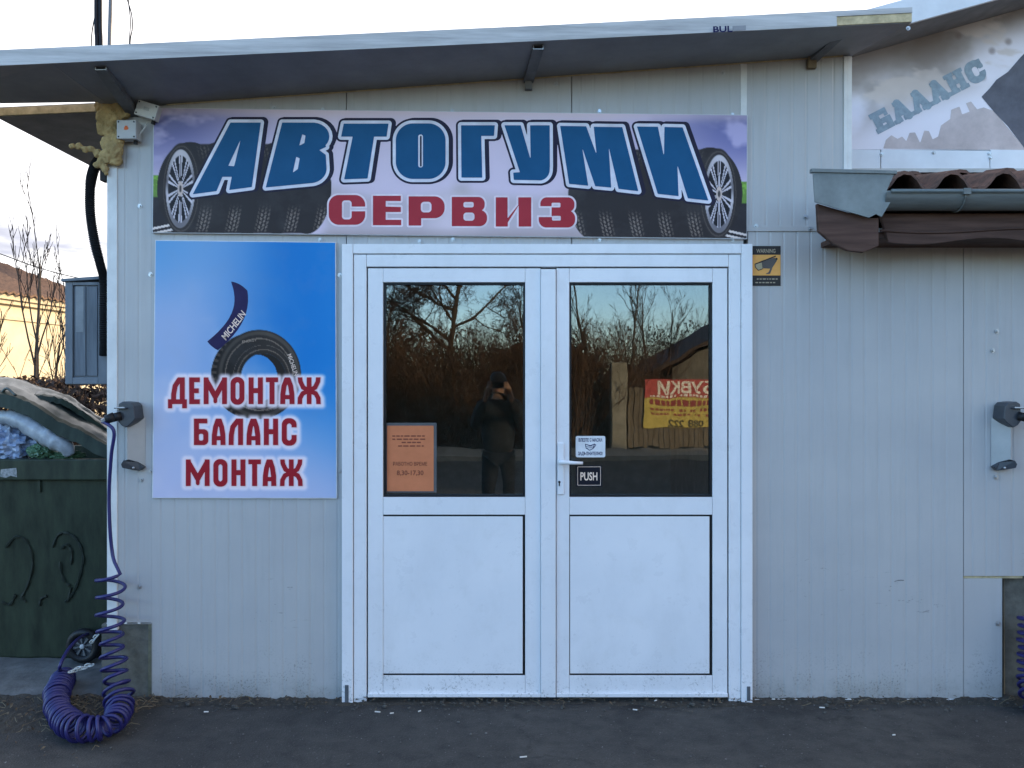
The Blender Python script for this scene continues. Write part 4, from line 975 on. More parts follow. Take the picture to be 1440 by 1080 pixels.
# ------------------------------------------------------------------ air line: wall holders and coiled blue hoses
HOSE = mat('blue_polyurethane_hose', (.017, .015, .105), .4, var=.15, spec=.5); BRASS = mat('dull_nickel', (.35, .35, .34), .35, metal=.7); HGREY = mat('dark_grey_plastic', (.045, .05, .058), .42, var=.15, spec=.5); HBODY = mat('grey_painted_holder', (.40, .40, .385), .45, var=.1)
def holder(px, flip, label):
    t = thing('air_hose_holder', label, 'hose holder', W(px, 610, 0), group='air hose holders on the wall')
    f = lambda a: px+a*flip
    # angled body: a triangular casing with its ridge off centre
    def pt(a, b, y): v = W(f(a), b, 0); v.y = y; return v
    mb = MB()
    lo = [pt(-13, 657, -.001), pt(5, 646, -.062), pt(13, 643, -.001)]; hi = [pt(-13, 586, -.001), pt(5, 596, -.062), pt(13, 588, -.001)]
    mb.add(lo+hi, [(0,1,2),(5,4,3),(0,3,4,1),(1,4,5,2),(2,5,3,0)]); mb.build('holder_body', HBODY, t, bevel=.003)
    cap = MB(); pts = [(-13.5, 656), (-6, 649), (3, 644.5), (10, 646), (13, 651), (11, 656), (2, 660), (-9, 661)]
    n_ = len(pts); fr = [pt(a, b, -.066 if 1 < i < 6 else -.03) for i, (a, b) in enumerate(pts)]; bk = [pt(a, b, -.002) for a, b in pts]
    cap.add(fr+bk, [tuple(range(n_)), tuple(reversed(range(n_, 2*n_)))]+[(i, n_+i, n_+(i+1) % n_, (i+1) % n_) for i in range(n_)]); cap.build('holder_foot', HGREY, t, bevel=.002)
    sc = MB(); q = pt(-4, 656, -.062); sc.ball(q, .006, 6); sc.build('foot_screw', SCREWM, t, smooth=True)
    hd = MB(); pts = [(-9, 570), (-5, 565.5), (8, 564), (13.5, 567), (14, 572), (15.5, 590), (10, 597), (3, 600.5), (-6, 594), (-11.5, 588)]
    n_ = len(pts); fr = [pt(a*.92+.3, b*.985+8.7, -.090) for a, b in pts]; bk = [pt(a, b, -.004) for a, b in pts]
    hd.add(fr+bk, [tuple(range(n_)), tuple(reversed(range(n_, 2*n_)))]+[(i, n_+i, n_+(i+1) % n_, (i+1) % n_) for i in range(n_)]); hd.build('holder_head', HGREY, t, bevel=.004, seg=3)
    bt = MB(); a, b = pt(0, 574, -.105), pt(17, 570.5, -.105); bt.box(min(a.x, b.x), max(a.x, b.x), -.107, -.088, b.z-.012, a.z+.005); bt.build('release_bar', HGREY, t, bevel=.003)
    mk = MB(); a, b = pt(2, 573, 0), pt(14, 570, 0); mk.box(min(a.x, b.x), max(a.x, b.x), -.1085, -.1072, b.z-.005, a.z); mk.build('pale_mark', BOXM, t)
    br = MB(); br.tube([pt(10, 584, -.085), pt(19, 586, -.105)], [.022, .020], 14); br.tube([pt(17, 585, -.100), pt(27, 589, -.115)], [.0235, .0215], 14); br.build('plug', BLACK, t, smooth=True)
    nu = MB(); nu.tube([pt(26, 588, -.114), pt(31.5, 591, -.118)], [.013, .0115], 6); nu.build('plug_nut', BRASS, t)
    return pt(31, 591, -.118)
def catmull(P, n=12):
    P = [Vector(p) for p in P]; out = []
    for i in range(len(P)-1):
        p0, p1, p2, p3 = P[max(0, i-1)], P[i], P[i+1], P[min(len(P)-1, i+2)]
        for k in range(n):
            t = k/n; out.append(.5*((2*p1)+(p2-p0)*t+(2*p0-5*p1+4*p2-p3)*t*t+(3*p1-p0-3*p2+p3)*t**3))
    out.append(P[-1]); return out
def coil(axis, pitch_fn, R_fn, ph0=0.0, per=18):
    """helix round a curved axis"""
    ax = catmull(axis, 26); s = [0.0]
    for a, b in zip(ax[:-1], ax[1:]): s.append(s[-1]+(b-a).length)
    up = None; fr = []
    for i in range(len(ax)):
        t = (ax[min(i+1, len(ax)-1)]-ax[max(i-1, 0)]).normalized()
        if up is None: up = Vector((1, 0, 0))
        a = (up-t*up.dot(t)).normalized(); up = a; fr.append((a, t.cross(a)))
    out = []; ph = ph0; d = 0.0; L = s[-1]; i = 0
    while d < L:
        while i < len(s)-2 and s[i+1] < d: i += 1
        u = (d-s[i])/max(1e-9, s[i+1]-s[i]); c = ax[i].lerp(ax[i+1], u); a, b = fr[i]; R = R_fn(d/L)
        wob = 1+.05*math.sin(ph*.37)+.03*math.sin(ph*.11)
        out.append(c+(a*math.cos(ph)+b*math.sin(ph))*R*wob)
        ph += 2*PI/per; d += pitch_fn(d/L)/per
    return out
def hoses():
    e = holder(192, -1, 'grey air hose holder with a black plug left of the blue tyre poster')
    Y = -.09
    lead = [e, W(160, 606, -.125), W(156.5, 640, Y-.02), W(153.5, 690, Y), W(154.5, 740, Y), W(158, 778, Y), W(163, 796, Y-.03)]
    gz = .068
    def G(px, py): # point lying at coil height above the ground seen at px,py
        d = (CAMZ-gz)*FPX/(py-540); return W(px, py, d+CAMY)
    up = [W(156, 806, Y), W(155, 840, Y), W(155, 875, Y-.01), W(158, 915, Y-.03), W(163, 955, Y-.06)]
    grd = [G(168, 992), G(158, 1017), G(132, 1025), G(103, 1021), G(82, 999), G(80, 976), G(92, 950)]
    c1 = coil(up+grd, lambda u: .082 if u < .14 else (.060 if u < .24 else (.054 if u < .42 else .036 if u < .5 else .0330+.008*math.sin(u*70))), lambda u: (.056 if u < .4 else .049)+.004*math.sin(u*23)+.003*math.sin(u*61), ph0=0.3)
    tail = [G(88, 946), W(84, 938, .0), W(95, 915, .10), W(112, 897, .25), W(128, 890, .42)]
    pts = catmull(lead, 10)[:-4]+c1+catmull(tail, 8)[3:]
    pts = [Vector((p.x, p.y, max(p.z, .012))) for p in pts]
    t = MB().tube(pts, .0085, 8).build('coiled_air_hose', HOSE, None, smooth=True)
    tag(t, 'dark blue coiled air hose hanging beside the white corner trim and curling on the ground', 'hose')
    e = holder(1406, 1, 'grey air hose holder with a black plug near the right edge of the wall')
    lead = [e, W(1449, 600, -.13), W(1458, 650, -.12), W(1460, 760, -.10), W(1458, 850, -.09)]
    ax = [W(1456, 866, -.08), W(1455, 910, -.09), W(1454, 950, -.10), W(1460, 985, -.16), W(1490, 1000, -.2), W(1530, 985, -.15)]
    pts = catmull(lead, 10)[:-3]+coil(ax, lambda u: .035, lambda u: .066)
    pts = [Vector((p.x, p.y, max(p.z, .012))) for p in pts]
    t = MB().tube(pts, .0085, 8).build('coiled_air_hose', HOSE, None, smooth=True)
    tag(t, 'dark blue coiled air hose hanging at the far right of the shop wall', 'hose')
hoses()

# ------------------------------------------------------------------ left side: plinth block, kerb, bin, cabinet, conduit
def left_side():
    o = MB().box(W(140, 0, .0).x, X_(212), .015, .30, -.05, Z_(879)).build('corner_plinth', CONC, shop, bevel=.006)
    mb = MB(); mb.add([(X_(206), .012, -.0), (X_(214), -.001, -.0), (X_(214), -.001, Z_(876)), (X_(207), .012, Z_(878))], [(0,1,2,3)]); mb.build('plinth_edge', CONC2, shop)
    mb = MB(); mb.box(X_(150), X_(212), .0, .05, Z_(877.5), Z_(875.5)); mb.build('plinth_flashing', TRIM, shop)
    K = mat('pale_kerb_concrete', (.135, .135, .13), .9, var=.4, scale=8, bmp=.8, bscale=50)
    mb = MB(); nx = 40
    # a sloping concrete apron under the bin
    vs_ = []; x0, x1 = -3.6, X_(138)
    for j, (y, z) in enumerate([(.02, .0), (.05, .02), (.16, .035), (.42, .048), (2.2, .055)]):
        for i in range(nx):
            x = x0+(x1-x0)*i/(nx-1); q = mnoise.noise((x*3, y*3, 1)); vs_.append((x, y+(.05*q if j < 3 else 0)+(x-x1)*.03, z+.008*mnoise.noise((x*9, y*9, 2))))
    fs_ = [(j*nx+i, j*nx+i+1, (j+1)*nx+i+1, (j+1)*nx+i) for j in range(4) for i in range(nx-1)]
    kind(mb.add(vs_, fs_).build('pavement_apron', K, smooth=True), 'structure')
left_side()
def bin_():
    GREEN = mat('dark_green_bin_plastic', (.030, .040, .025), .5, var=.5, scale=7, spec=.22, stretch=(2, 1, .5)); GREEN2 = mat('bin_lid_plastic', (.085, .095, .086), .32, scale=6, spec=.5, col2=(.024, .034, .026)); LAB = mat('torn_white_label', (.42, .42, .41), .7, var=.5, scale=60, col2=(.12, .13, .13)); MARK = mat('dark_paint_marks', (.018, .024, .016), .7)  # GREEN2: pale dust patches, with the whitish lid sheen painted into the colour
    yb = .42; zg = .085
    t = thing('waste_container', 'large dark green wheeled waste container overfilled with bags and propped lid', 'waste container', W(40, 925, yb))
    s = (yb-CAMY)/FPX; xr = W(153, 0, yb).x+.02; xl = xr-1.35; zt = W(0, 672, yb).z; zb = .045
    y2 = yb+.95
    mb = MB()
    ot = [(xl, yb, zt), (xr, yb, zt), (xr, y2, zt), (xl, y2, zt)]; ob = [(xl+.06, yb+.05, zb), (xr-.05, yb+.05, zb), (xr-.05, y2-.05, zb), (xl+.06, y2-.05, zb)]
    it = [(xl+.03, yb+.03, zt), (xr-.03, yb+.03, zt), (xr-.03, y2-.03, zt), (xl+.03, y2-.03, zt)]; ib = [(xl+.09, yb+.08, zb+.04), (xr-.08, yb+.08, zb+.04), (xr-.08, y2-.08, zb+.04), (xl+.09, y2-.08, zb+.04)]
    mb.add(ob+ot+it+ib, [(3,2,1,0)]+[(i, (i+1) % 4, 4+(i+1) % 4, 4+i) for i in range(4)]+[(4+i, 4+(i+1) % 4, 8+(i+1) % 4, 8+i) for i in range(4)]+[(8+i, 8+(i+1) % 4, 12+(i+1) % 4, 12+i) for i in range(4)]+[(12, 13, 14, 15)])
    mb.build('bin_body', GREEN, t, bevel=.02, seg=3)
    r = MB(); z1 = W(0, 645, yb).z
    r.box(xl-.03, xr+.02, yb-.035, yb+.002, zt-.01, z1); r.box(xl-.03, xl+.002, yb+.003, y2+.03, zt-.01, z1); r.box(xr-.002, xr+.02, yb+.003, y2+.03, zt-.01, z1); r.box(xl+.003, xr-.003, y2, y2+.03, zt-.01, z1)
    r.build('bin_rim', GREEN, t, bevel=.008)
    MB().box(W(54, 0, yb).x, W(58, 0, yb).x, yb-.010, yb+.02, W(0, 692, yb).z, zt-.012).build('rib', GREEN, t, bevel=.002)
    mb = MB(); q = [(2, 664), (25, 661), (24, 675), (14, 673), (8, 676), (1, 674)]; mb.add([W(a, b+14, yb-.002) for a, b in q], [tuple(range(6))]); 
    q = [(1, 660), (23, 658), (24, 671), (15, 669), (8, 672), (0, 670)]
    MB().add([W(a, b, yb-.0365) for a, b in q], [tuple(range(6))]).build('torn_label', LAB, t)
    # wheel
    wc = W(118, 898.5, yb-.03); wc.z = .145; tg = MB(); k = 26
    prof = [(.056, -.022), (.075, -.026), (.088, -.020), (.093, -.010), (.093, .010), (.088, .020), (.075, .026), (.056, .022)]
    for i in range(k):
        for rr, yy in prof: tg.v.append((wc.x+math.cos(2*PI*i/k)*rr, wc.y+yy, wc.z+math.sin(2*PI*i/k)*rr))
    m_ = len(prof)
    for i in range(k):
        for j in range(m_): tg.f.append((i*m_+j, ((i+1) % k)*m_+j, ((i+1) % k)*m_+(j+1) % m_, i*m_+(j+1) % m_))
    w_ = MB(); w_.cyl((wc.x, wc.y+.006, wc.z), (0,1,0), .062, .02, 24); wh = w_.build('wheel', HGREY, t)
    tg.build('tyre', BLACK, wh, smooth=True)
    RIMG = mat('worn_rim_grey', (.13, .135, .14), .5, var=.3)
    sp = MB(); 
    for i in range(8):
        a = 2*PI*i/8+.2; c, s_ = math.cos(a), math.sin(a)
        q = [(wc.x+c*r1-s_*w1, wc.y-.016, wc.z+s_*r1+c*w1) for r1, w1 in ((.016, -.003), (.052, -.007), (.052, .007), (.016, .003))]
        sp.add(q+[(x, y+.014, z) for x, y, z in q], [(0,1,2,3),(0,4,5,1),(1,5,6,2),(2,6,7,3)])
    kind(sp.build('rim_spokes', RIMG, wh), 'stuff'); MB().ball((wc.x, wc.y-.018, wc.z), .014, 6, (1, .6, 1)).build('hub_cap', BOXM, wh, smooth=True)
    MB().tube([(wc.x, wc.y+.02, wc.z), (wc.x, wc.y+.08, wc.z+.02)], .02, 10).build('wheel_bracket', HGREY, t)
    # second wheel out of sight at the back keeps it standing
    # dark painted loops on the front
    def loop(L, w_=.006):
        return [W(a, b, yb+.05-(.05)*max(0, min(1, (W(a, b, yb).z-zb)/(zt-zb)))-.004) for a, b in L]
    gm = MB()
    for L in ([(8,770),(22,755),(38,762),(46,790),(40,820),(30,840)], [(74,770),(82,752),(96,750),(110,762),(117,785),(112,810),(104,832),(92,846)], [(86,772),(94,766),(101,776),(100,794)], [(2,846),(14,850),(22,836)], [(56,852),(58,842),(66,838)], [(96,846),(100,826)], [(84,790),(88,812),(98,824)], [(30,838),(36,846)]):
        gm.tube(catmull(loop(L), 6), [.004+.006*abs(math.sin(i_*.7)) for i_ in range(6*(len(L)-1)+1)], 5)
    kind(gm.build('paint_marks', MARK, t), 'stuff')
    # heavy lid, bent and propped up on the rubbish: a shell with a deep front lip
    def lid(front, back, lip, seed, nm, arch):
        mb = MB(); F_ = catmull(front, 10); B_ = catmull(back, 10); nu = len(F_)-1; nv = 14; rows = []
        for j in range(-3, nv+1):
            row = []
            for i in range(nu+1):
                v = max(0, j)/nv; p = F_[i].lerp(B_[i], v)
                p = p+Vector((0, 0, arch*math.sin(PI*min(1, v*1.1))*1.0+.016*mnoise.noise((i*.13, v*3, seed))+.008*mnoise.noise((i*.5, v*9, seed))+.010*math.sin(v*13)*(v > .15)))
                if j < 0: p = p+Vector((0, -.006*(-j)+.0, lip*j/3*(1+.12*mnoise.noise((i*.3, 2, seed)))))
                row.append(p)
            rows.append(row)
        for th in (0, -.010):
            for j, row in enumerate(rows):
                for p in row: mb.v.append((p.x, p.y+(.010 if th and j < 3 else 0), p.z+(th if j >= 3 else 0)))
        R1 = nu+1; N = R1*len(rows)
        for j in range(len(rows)-1):
            for i in range(nu): a = j*R1+i; mb.f += [(a, a+1, a+R1+1, a+R1), (N+a+R1, N+a+R1+1, N+a+1, N+a)]
        for i in range(nu): b = (len(rows)-1)*R1+i; mb.f += [(i+1, i, N+i, N+i+1), (b, b+1, N+b+1, N+b)]
        for j in range(len(rows)-1): a = j*R1; b = a+nu; mb.f += [(a, a+R1, N+a+R1, N+a), (b+R1, b, N+b, N+b+R1)]
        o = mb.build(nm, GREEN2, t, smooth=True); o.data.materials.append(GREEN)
        for p in o.data.polygons:
            if p.index < 2*4*nu and p.index//(2*nu) < 4: p.material_index = 1
        return smooth_by_angle(o, 38)
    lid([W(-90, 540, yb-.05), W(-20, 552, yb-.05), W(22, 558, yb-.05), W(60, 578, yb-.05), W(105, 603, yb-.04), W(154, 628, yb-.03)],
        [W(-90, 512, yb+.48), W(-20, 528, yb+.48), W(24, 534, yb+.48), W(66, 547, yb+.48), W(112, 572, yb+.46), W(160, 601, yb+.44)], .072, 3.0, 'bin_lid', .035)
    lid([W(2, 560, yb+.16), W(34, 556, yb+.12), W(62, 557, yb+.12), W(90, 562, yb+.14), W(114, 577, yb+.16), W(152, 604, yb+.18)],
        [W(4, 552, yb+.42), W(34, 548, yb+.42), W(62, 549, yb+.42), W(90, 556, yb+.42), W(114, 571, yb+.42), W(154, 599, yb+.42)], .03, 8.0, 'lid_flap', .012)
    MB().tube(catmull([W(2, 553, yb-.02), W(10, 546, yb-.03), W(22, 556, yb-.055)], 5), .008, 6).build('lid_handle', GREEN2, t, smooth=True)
    # rubbish bags
    def bag(c, r, sc, nz, ns, m, nm, label, seed, cat='rubbish bag'):
        mb = MB(); n_ = 30; c = Vector(c)
        for i in range(n_+1):
            th = PI*i/n_
            for k in range(2*n_):
                ph = PI*k/n_; d = Vector((math.sin(th)*math.cos(ph), math.sin(th)*math.sin(ph), math.cos(th)))
                q = d*ns+Vector((seed, 0, 0)); rd = 1-abs(mnoise.noise(q))*1.5*nz-abs(mnoise.noise(q*2.3))*nz*.8+mnoise.noise(q*5)*nz*.3-abs(mnoise.noise(q*4.1))*nz*.15
                mb.v.append(tuple(c+Vector((d.x*sc[0], d.y*sc[1], d.z*sc[2]))*r*rd))
        for i in range(n_):
            for k in range(2*n_):
                k2 = (k+1) % (2*n_); mb.f.append((i*2*n_+k, (i+1)*2*n_+k, (i+1)*2*n_+k2, i*2*n_+k2))
        return tag(smooth_by_angle(mb.build(nm, m, None), 14), label, cat)
    BL = mat('thin_blue_bag', (.17, .26, .46), .3, var=.35, scale=16, spec=.5, col2=(.36, .40, .46)); WT = mat('thin_white_bag', (.36, .39, .42), .35, var=.4, scale=14, spec=.5); GN = mat('thin_green_bag', (.10, .20, .11), .4, var=.4, scale=20, spec=.5); BK = mat('thin_black_bag', (.02, .022, .024), .3, var=.3, spec=.5)
    bag(W(18, 622, yb+.12), .17, (1.1, .8, .85), .34, 2.6, BL, 'rubbish_bag', 'thin blue and white rubbish bag bulging over the bin rim at the left edge', 1)
    bag(W(-48, 612, yb+.2), .20, (1.1, .8, .9), .3, 2.2, BK, 'rubbish_bag', 'black rubbish bag behind the blue bag at the left edge of the bin', 4)
    bag(W(57, 634, yb+.06), .062, (1.35, .9, .75), .3, 3, GN, 'rubbish_bag', 'small green bag squeezed on the bin rim beside the blue bag', 7)
    bag(W(92, 640, yb+.10), .075, (1.6, .9, .42), .3, 3, GN, 'rubbish_bag', 'flattened green bag lying under the low end of the bin lid', 12)
    # long white bag hanging from under the lid
    mb = MB(); P_ = [W(-6, 588, yb+.03), W(24, 590, yb+.0), W(52, 605, yb-.01), W(78, 620, yb-.01), W(93, 631, yb+.0), W(97, 641, yb+.01)]
    cp = catmull(P_, 8); R_ = [.022+.036*math.sin(PI*min(1, (i+3)/(len(cp)+3)))*(1+.3*mnoise.noise((i*.5, 1, 1))) for i in range(len(cp))]
    mb.tube(cp, [r*.95 for r in R_], 20)
    mb.v = [tuple(Vector(v)+Vector((0, 0, .018*abs(mnoise.noise(Vector(v)*16))+.006*mnoise.noise(Vector(v)*50)))) for v in mb.v]
    tag(mb.build('rubbish_bag', WT, None, smooth=True), 'long white plastic bag hanging out from under the bin lid', 'rubbish bag')
    # white chain by the wheel
    ch = thing('plastic_chain', 'short white plastic chain hanging near the container wheel', 'chain', W(118, 935, .3)); CW = mat('white_chain_plastic', (.62, .61, .56), .5)
    def link(p, d, i):
        d = d.normalized(); s_ = d.orthogonal().normalized(); s_ = Matrix.Rotation((PI/2)*(i % 2)+.4, 3, d) @ s_
        mb = MB(); pts = [p+d*.014*math.cos(a)+s_*.008*math.sin(a) for a in np.linspace(0, 2*PI, 13)]; mb.tube(pts, .0036, 5, caps=False); return mb.build('chain_link', CW, ch)
    cp = catmull([W(137, 892, .26), W(131, 898, .24), W(126, 905, .26)], 4)
    for A_, B_, n_ in ((W(138, 893, .24), W(128, 903, .26), 4), (W(130, 935, .10), W(98, 944, .06), 7)):
        for i in range(n_): link(A_.lerp(B_, (i+.5)/n_)+Vector((0, 0, .006*math.sin(i*2))), B_-A_, i)
bin_()
def cabinet():
    M1 = mat('grey_blue_painted_cabinet', (.165, .18, .20), .55, var=.2, scale=6, stretch=(2, 1, .5)); M2 = mat('weathered_cabinet_panel', (.15, .165, .185), .6, var=.3, scale=9, stretch=(4, 1, .4))
    y = .30; t = thing('meter_cabinet', 'grey metal meter cabinet with two narrow door panels on the shop side wall', 'meter cabinet', W(122, 540, y))
    MB().pbox(93, 396, 153, 541, y, y+.26, y).build('cabinet_body', M1, t, bevel=.004)
    for a, b in ((106, 121.5), (122.5, 138)): 
        d = MB().pbox(a, 403, b, 529, y-.008, y-.0005, y).build('cabinet_door', M2, t, bevel=.003)
    fr = MB(); fr.pbox(93.5, 397, 104, 540, y-.014, y-.0006, y); fr.pbox(140, 397, 152.5, 540, y-.014, y-.0006, y); fr.pbox(104.2, 397, 139.8, 401.5, y-.014, y-.0006, y); fr.pbox(104.2, 531, 139.8, 540, y-.014, y-.0006, y); kind(fr.build('cabinet_frame', M1, t, bevel=.002), 'thing')
    MB().pprism([(90, 393), (153, 388.5), (153, 393), (90, 397)], y-.03, y+.28, y).build('cabinet_roof', M1, t, bevel=.002)
    MB().pbox(108, 403, 119, 467, y-.010, y-.0082, y).build('inspection_plate', mat('pale_grey_plate', (.24, .25, .26), .5, var=.2), t)
    # corrugated conduit from the foam down past the cabinet
    P_ = [W(141, 222, .03), W(132, 238, .06), W(127, 262, .10), W(127, 300, .13), W(133, 340, .18), W(141, 372, .22), W(146.5, 396, .24), W(146.5, 440, .24), W(146.5, 480, .245), W(147, 500, .26)]
    cp = catmull(P_, 30); R_ = [.0235+(.0028 if i % 2 else -.0028) for i in range(len(cp))]
    o = MB().tube(cp, R_, 12).build('corrugated_conduit', mat('black_conduit_plastic', (.022, .022, .023), .5, var=.3), None)
    tag(o, 'black corrugated conduit running from the yellow foam down to the grey meter cabinet', 'conduit')
    MB().pbox(140, 240, 149, 254, .0, .05).build('conduit_clamp', DARK, shop, bevel=.003)
    # service cables climbing above the roof
    yy = .9; t = thing('service_mast', 'dark service mast and cables rising above the roof at the upper left', 'cable mast', W(145, 66, yy)); DKC = mat('black_cable', (.018, .018, .022), .5); GYC = mat('grey_conduit', (.16, .16, .17), .5)
    def run(nm, pts, r, m): MB().tube(catmull([W(a, b, yy) for a, b in pts], 8), r, 8).build(nm, m, t, smooth=True)
    run('cable', [(136.5, 140), (136.5, 60), (135.5, 30), (136, -120)], .013, DKC); run('cable', [(142, 140), (142, 60), (141, 25), (141, -120)], .011, DKC); run('mast_pipe', [(153.5, 150), (154, 60), (155.5, 0), (156, -120)], .012, GYC)
    run('thin_cable', [(128, 140), (128.5, 60), (132, 30), (139, -2), (141, -100)], .0035, DKC); run('thin_cable', [(182, 110), (183, 60), (186, 40), (185, 20), (178, -5), (172, -40)], .0035, DKC); run('thin_cable', [(181, 110), (182, 58), (183.5, 30), (181, 6), (179, -30)], .003, DKC)
cabinet()

# ------------------------------------------------------------------ bare trees and shrubs
BARK = mat('grey_brown_bark', (.060, .048, .038), .9, var=.4, scale=20); TWIG = mat('dark_twig', (.045, .032, .025), .9, var=.4, scale=12); TWIG2 = mat('red_brown_twig', (.085, .050, .033), .9, var=.5, scale=8)
DEAD = mat('dry_brown_leaf', (.075, .043, .030), .9, var=.6, scale=6, col2=(.022, .015, .013))
def grow(seed, h, r, lev, spread=.5, nb=(3, 5), curve=.12, up=.25, ratio=.62, first=.35, lean=(0, 0), split_from=1, thin=.0022):
    """two builders: the trunk with its limbs, and the fine twigs"""
    R_ = random.Random(seed); T, F = MB(), MB()
    def br(p, d, L, rad, l):
        n = 5 if l == 0 else (4 if l < 3 else 3); pts = [p]; q = p.copy(); dd = d.copy()
        for i in range(n):
            dd = (dd+Vector((R_.uniform(-1, 1), R_.uniform(-1, 1), R_.uniform(-.6, 1)))*curve*(1 if l else .5)+Vector((0, 0, up*.12))).normalized(); q = q+dd*L/n; pts.append(q.copy())
        rr = [max(thin*.6, rad*(1-.65*i/n)) for i in range(n+1)]
        (T if l < split_from else F).tube(pts, rr, 7 if l == 0 else (4 if l < 3 else 3), caps=False)
        if l >= lev: return
        k = R_.randint(*nb)+(2 if l == 0 else 0)
        for j in range(k):
            t = first+(1-first)*(j+R_.random())/k if l == 0 else .2+.8*(j+R_.random())/k
            i = min(n-1, int(t*n)); b = pts[i].lerp(pts[i+1], t*n-i); axis = (pts[i+1]-pts[i]).normalized()
            s = axis.orthogonal().normalized(); s = Matrix.Rotation(R_.uniform(0, 2*PI), 3, axis) @ s
            nd = (axis*(1-spread*.5)+s*spread*R_.uniform(.7, 1.25)+Vector((0, 0, up*.5))).normalized()
            br(b, nd, L*ratio*R_.uniform(.65, 1.1)*(1.15-t*.4), max(thin, rr[i]*.55), l+1)
    br(Vector((0, 0, -.05)), Vector((lean[0], lean[1], 1)).normalized(), h, r, 0)
    return T, F
def plant_tree(name, label, cat, loc, T, F, group=None, rz=0, sc=1, tm=None, fm=None):
    t = thing(name, label, cat, loc, group)
    ob = []
    for nm, src, m in (('trunk', T, tm or BARK), ('crown', F, fm or TWIG)):
        o = src.build(nm, m, None) if isinstance(src, MB) else src.copy()
        if not isinstance(src, MB): C.objects.link(o)
        o.parent = t; o.location = (0, 0, 0); ob.append(o)
    t.rotation_euler = (0, 0, rz); t.scale = (sc, sc, sc)
    return t, ob
# left background: three saplings in front of the house
y = 6.0
for i, (px, hh, sd, lb, ln) in enumerate([(44, 3.15, 5, 'slender bare sapling with a forked trunk before the cream house wall', (-.04, 0)), (80, 2.5, 9, 'lower bare sapling rising beside the meter cabinet before the cream wall', (.10, 0)), (10, 2.3, 14, 'thin leaning bare sapling at the left edge before the cream wall', (-.16, 0)), (62, 2.2, 22, 'small bare sapling between the two taller ones before the cream wall', (.03, 0))]):
    T, F = grow(sd, hh, .034, 3, spread=.42, nb=(3, 5), curve=.16, up=.9, ratio=.5, first=.42, lean=ln, split_from=2, thin=.0052)
    p = W(px, 540, y+.3*i); plant_tree('bare_sapling', lb, 'tree', (p.x, y+.3*i, 0), T, F, group='bare saplings by the house wall')
def shrub_mesh(seed, h, w_, stems, leaves, leaf=.03, twig_r=.004, low=.8):
    R_ = random.Random(seed); Tm, L = MB(), MB()
    for s in range(stems):
        a, rr = R_.uniform(0, 2*PI), w_*math.sqrt(R_.random())*.5
        p = Vector((math.cos(a)*rr, math.sin(a)*rr, -.02)); d = Vector((math.cos(a)*.35+R_.uniform(-.3, .3), math.sin(a)*.35+R_.uniform(-.3, .3), 1)).normalized()
        n = 6; hh = h*R_.uniform(.55, 1.08); pts = [p.copy()]
        for i in range(n):
            d = (d+Vector((R_.uniform(-1, 1), R_.uniform(-1, 1), R_.uniform(-.35, .3)))*.20).normalized(); p = p+d*hh/n; pts.append(p.copy())
        Tm.tube(pts, [twig_r*(1.6-1.2*i/n) for i in range(n+1)], 3, caps=False)
        for j in range(7):
            t = R_.uniform(.3, 1); i = min(n-1, int(t*n)); b = pts[i].lerp(pts[i+1], t*n-i); e = (pts[i+1]-pts[i]).normalized()+Vector((R_.uniform(-1, 1), R_.uniform(-1, 1), R_.uniform(-.2, .7)))*.8
            q = b+e.normalized()*hh*R_.uniform(.08, .22); m_ = b.lerp(q, .5)+Vector((R_.uniform(-1, 1), R_.uniform(-1, 1), 0))*.03; Tm.tube([b, m_, q], [twig_r*.7, twig_r*.55, twig_r*.4], 3, caps=False)
            for z in range(2):
                b2 = m_.lerp(q, R_.random()); q2 = b2+Vector((R_.uniform(-1, 1), R_.uniform(-1, 1), R_.uniform(-.2, 1))).normalized()*hh*R_.uniform(.04, .09); Tm.tube([b2, q2], [twig_r*.45, twig_r*.35], 3, caps=False)
    for s in range(leaves):
        a, rr = R_.uniform(0, 2*PI), w_*math.sqrt(R_.random())*.56; z = h*(R_.random()**low)*.92
        c = Vector((math.cos(a)*rr*(1+z*.15), math.sin(a)*rr, z)); u = Vector((R_.gauss(0, 1), R_.gauss(0, 1), R_.gauss(0, 1))).normalized(); v = u.orthogonal().normalized(); l = leaf*R_.uniform(.5, 1.4)
        L.add([c-u*l, c+v*l*.5, c+u*l, c-v*l*.5+u.cross(v)*l*.3], [(0, 1, 2, 3)])
    return Tm, L
def plant_shrub(name, label, cat, loc, src, group=None, rz=0, sc=(1, 1, 1), lm=None):
    t = thing(name, label, cat, loc, group); ob = []
    for nm, s, m in (('stems', src[0], TWIG2), ('leaves', src[1], lm or DEAD)):
        if isinstance(s, MB): o = s.build(nm, m, None)
        else: o = s.copy(); C.objects.link(o)
        o.parent = t; o.location = (0, 0, 0); o['kind'] = 'stuff'; ob.append(o)
    t.rotation_euler = (0, 0, rz); t.scale = sc; return ob
PALEL = mat('faded_pink_leaf', (.30, .20, .16), .9, var=.6, scale=5, col2=(.05, .03, .025))
src = shrub_mesh(31, 1.75, 1.1, 60, 5200, .028, .005)
names = ['brown dry hedge behind the waste container at the left edge', 'brown dry hedge behind the waste container lid', 'brown dry hedge under the meter cabinet', 'brown dry hedge behind the others near the cream house']
for i, (px, yy, s_) in enumerate([(-10, 2.6, 1.0), (62, 2.9, 1.0), (135, 2.6, .95), (20, 4.0, 1.02)]):
    p = W(px, 540, yy); src = plant_shrub('dry_hedge', names[i], 'hedge', (p.x, yy, 0), src, 'dry brown hedge plants at the left', rz=i*1.3, sc=(1, 1, s_))
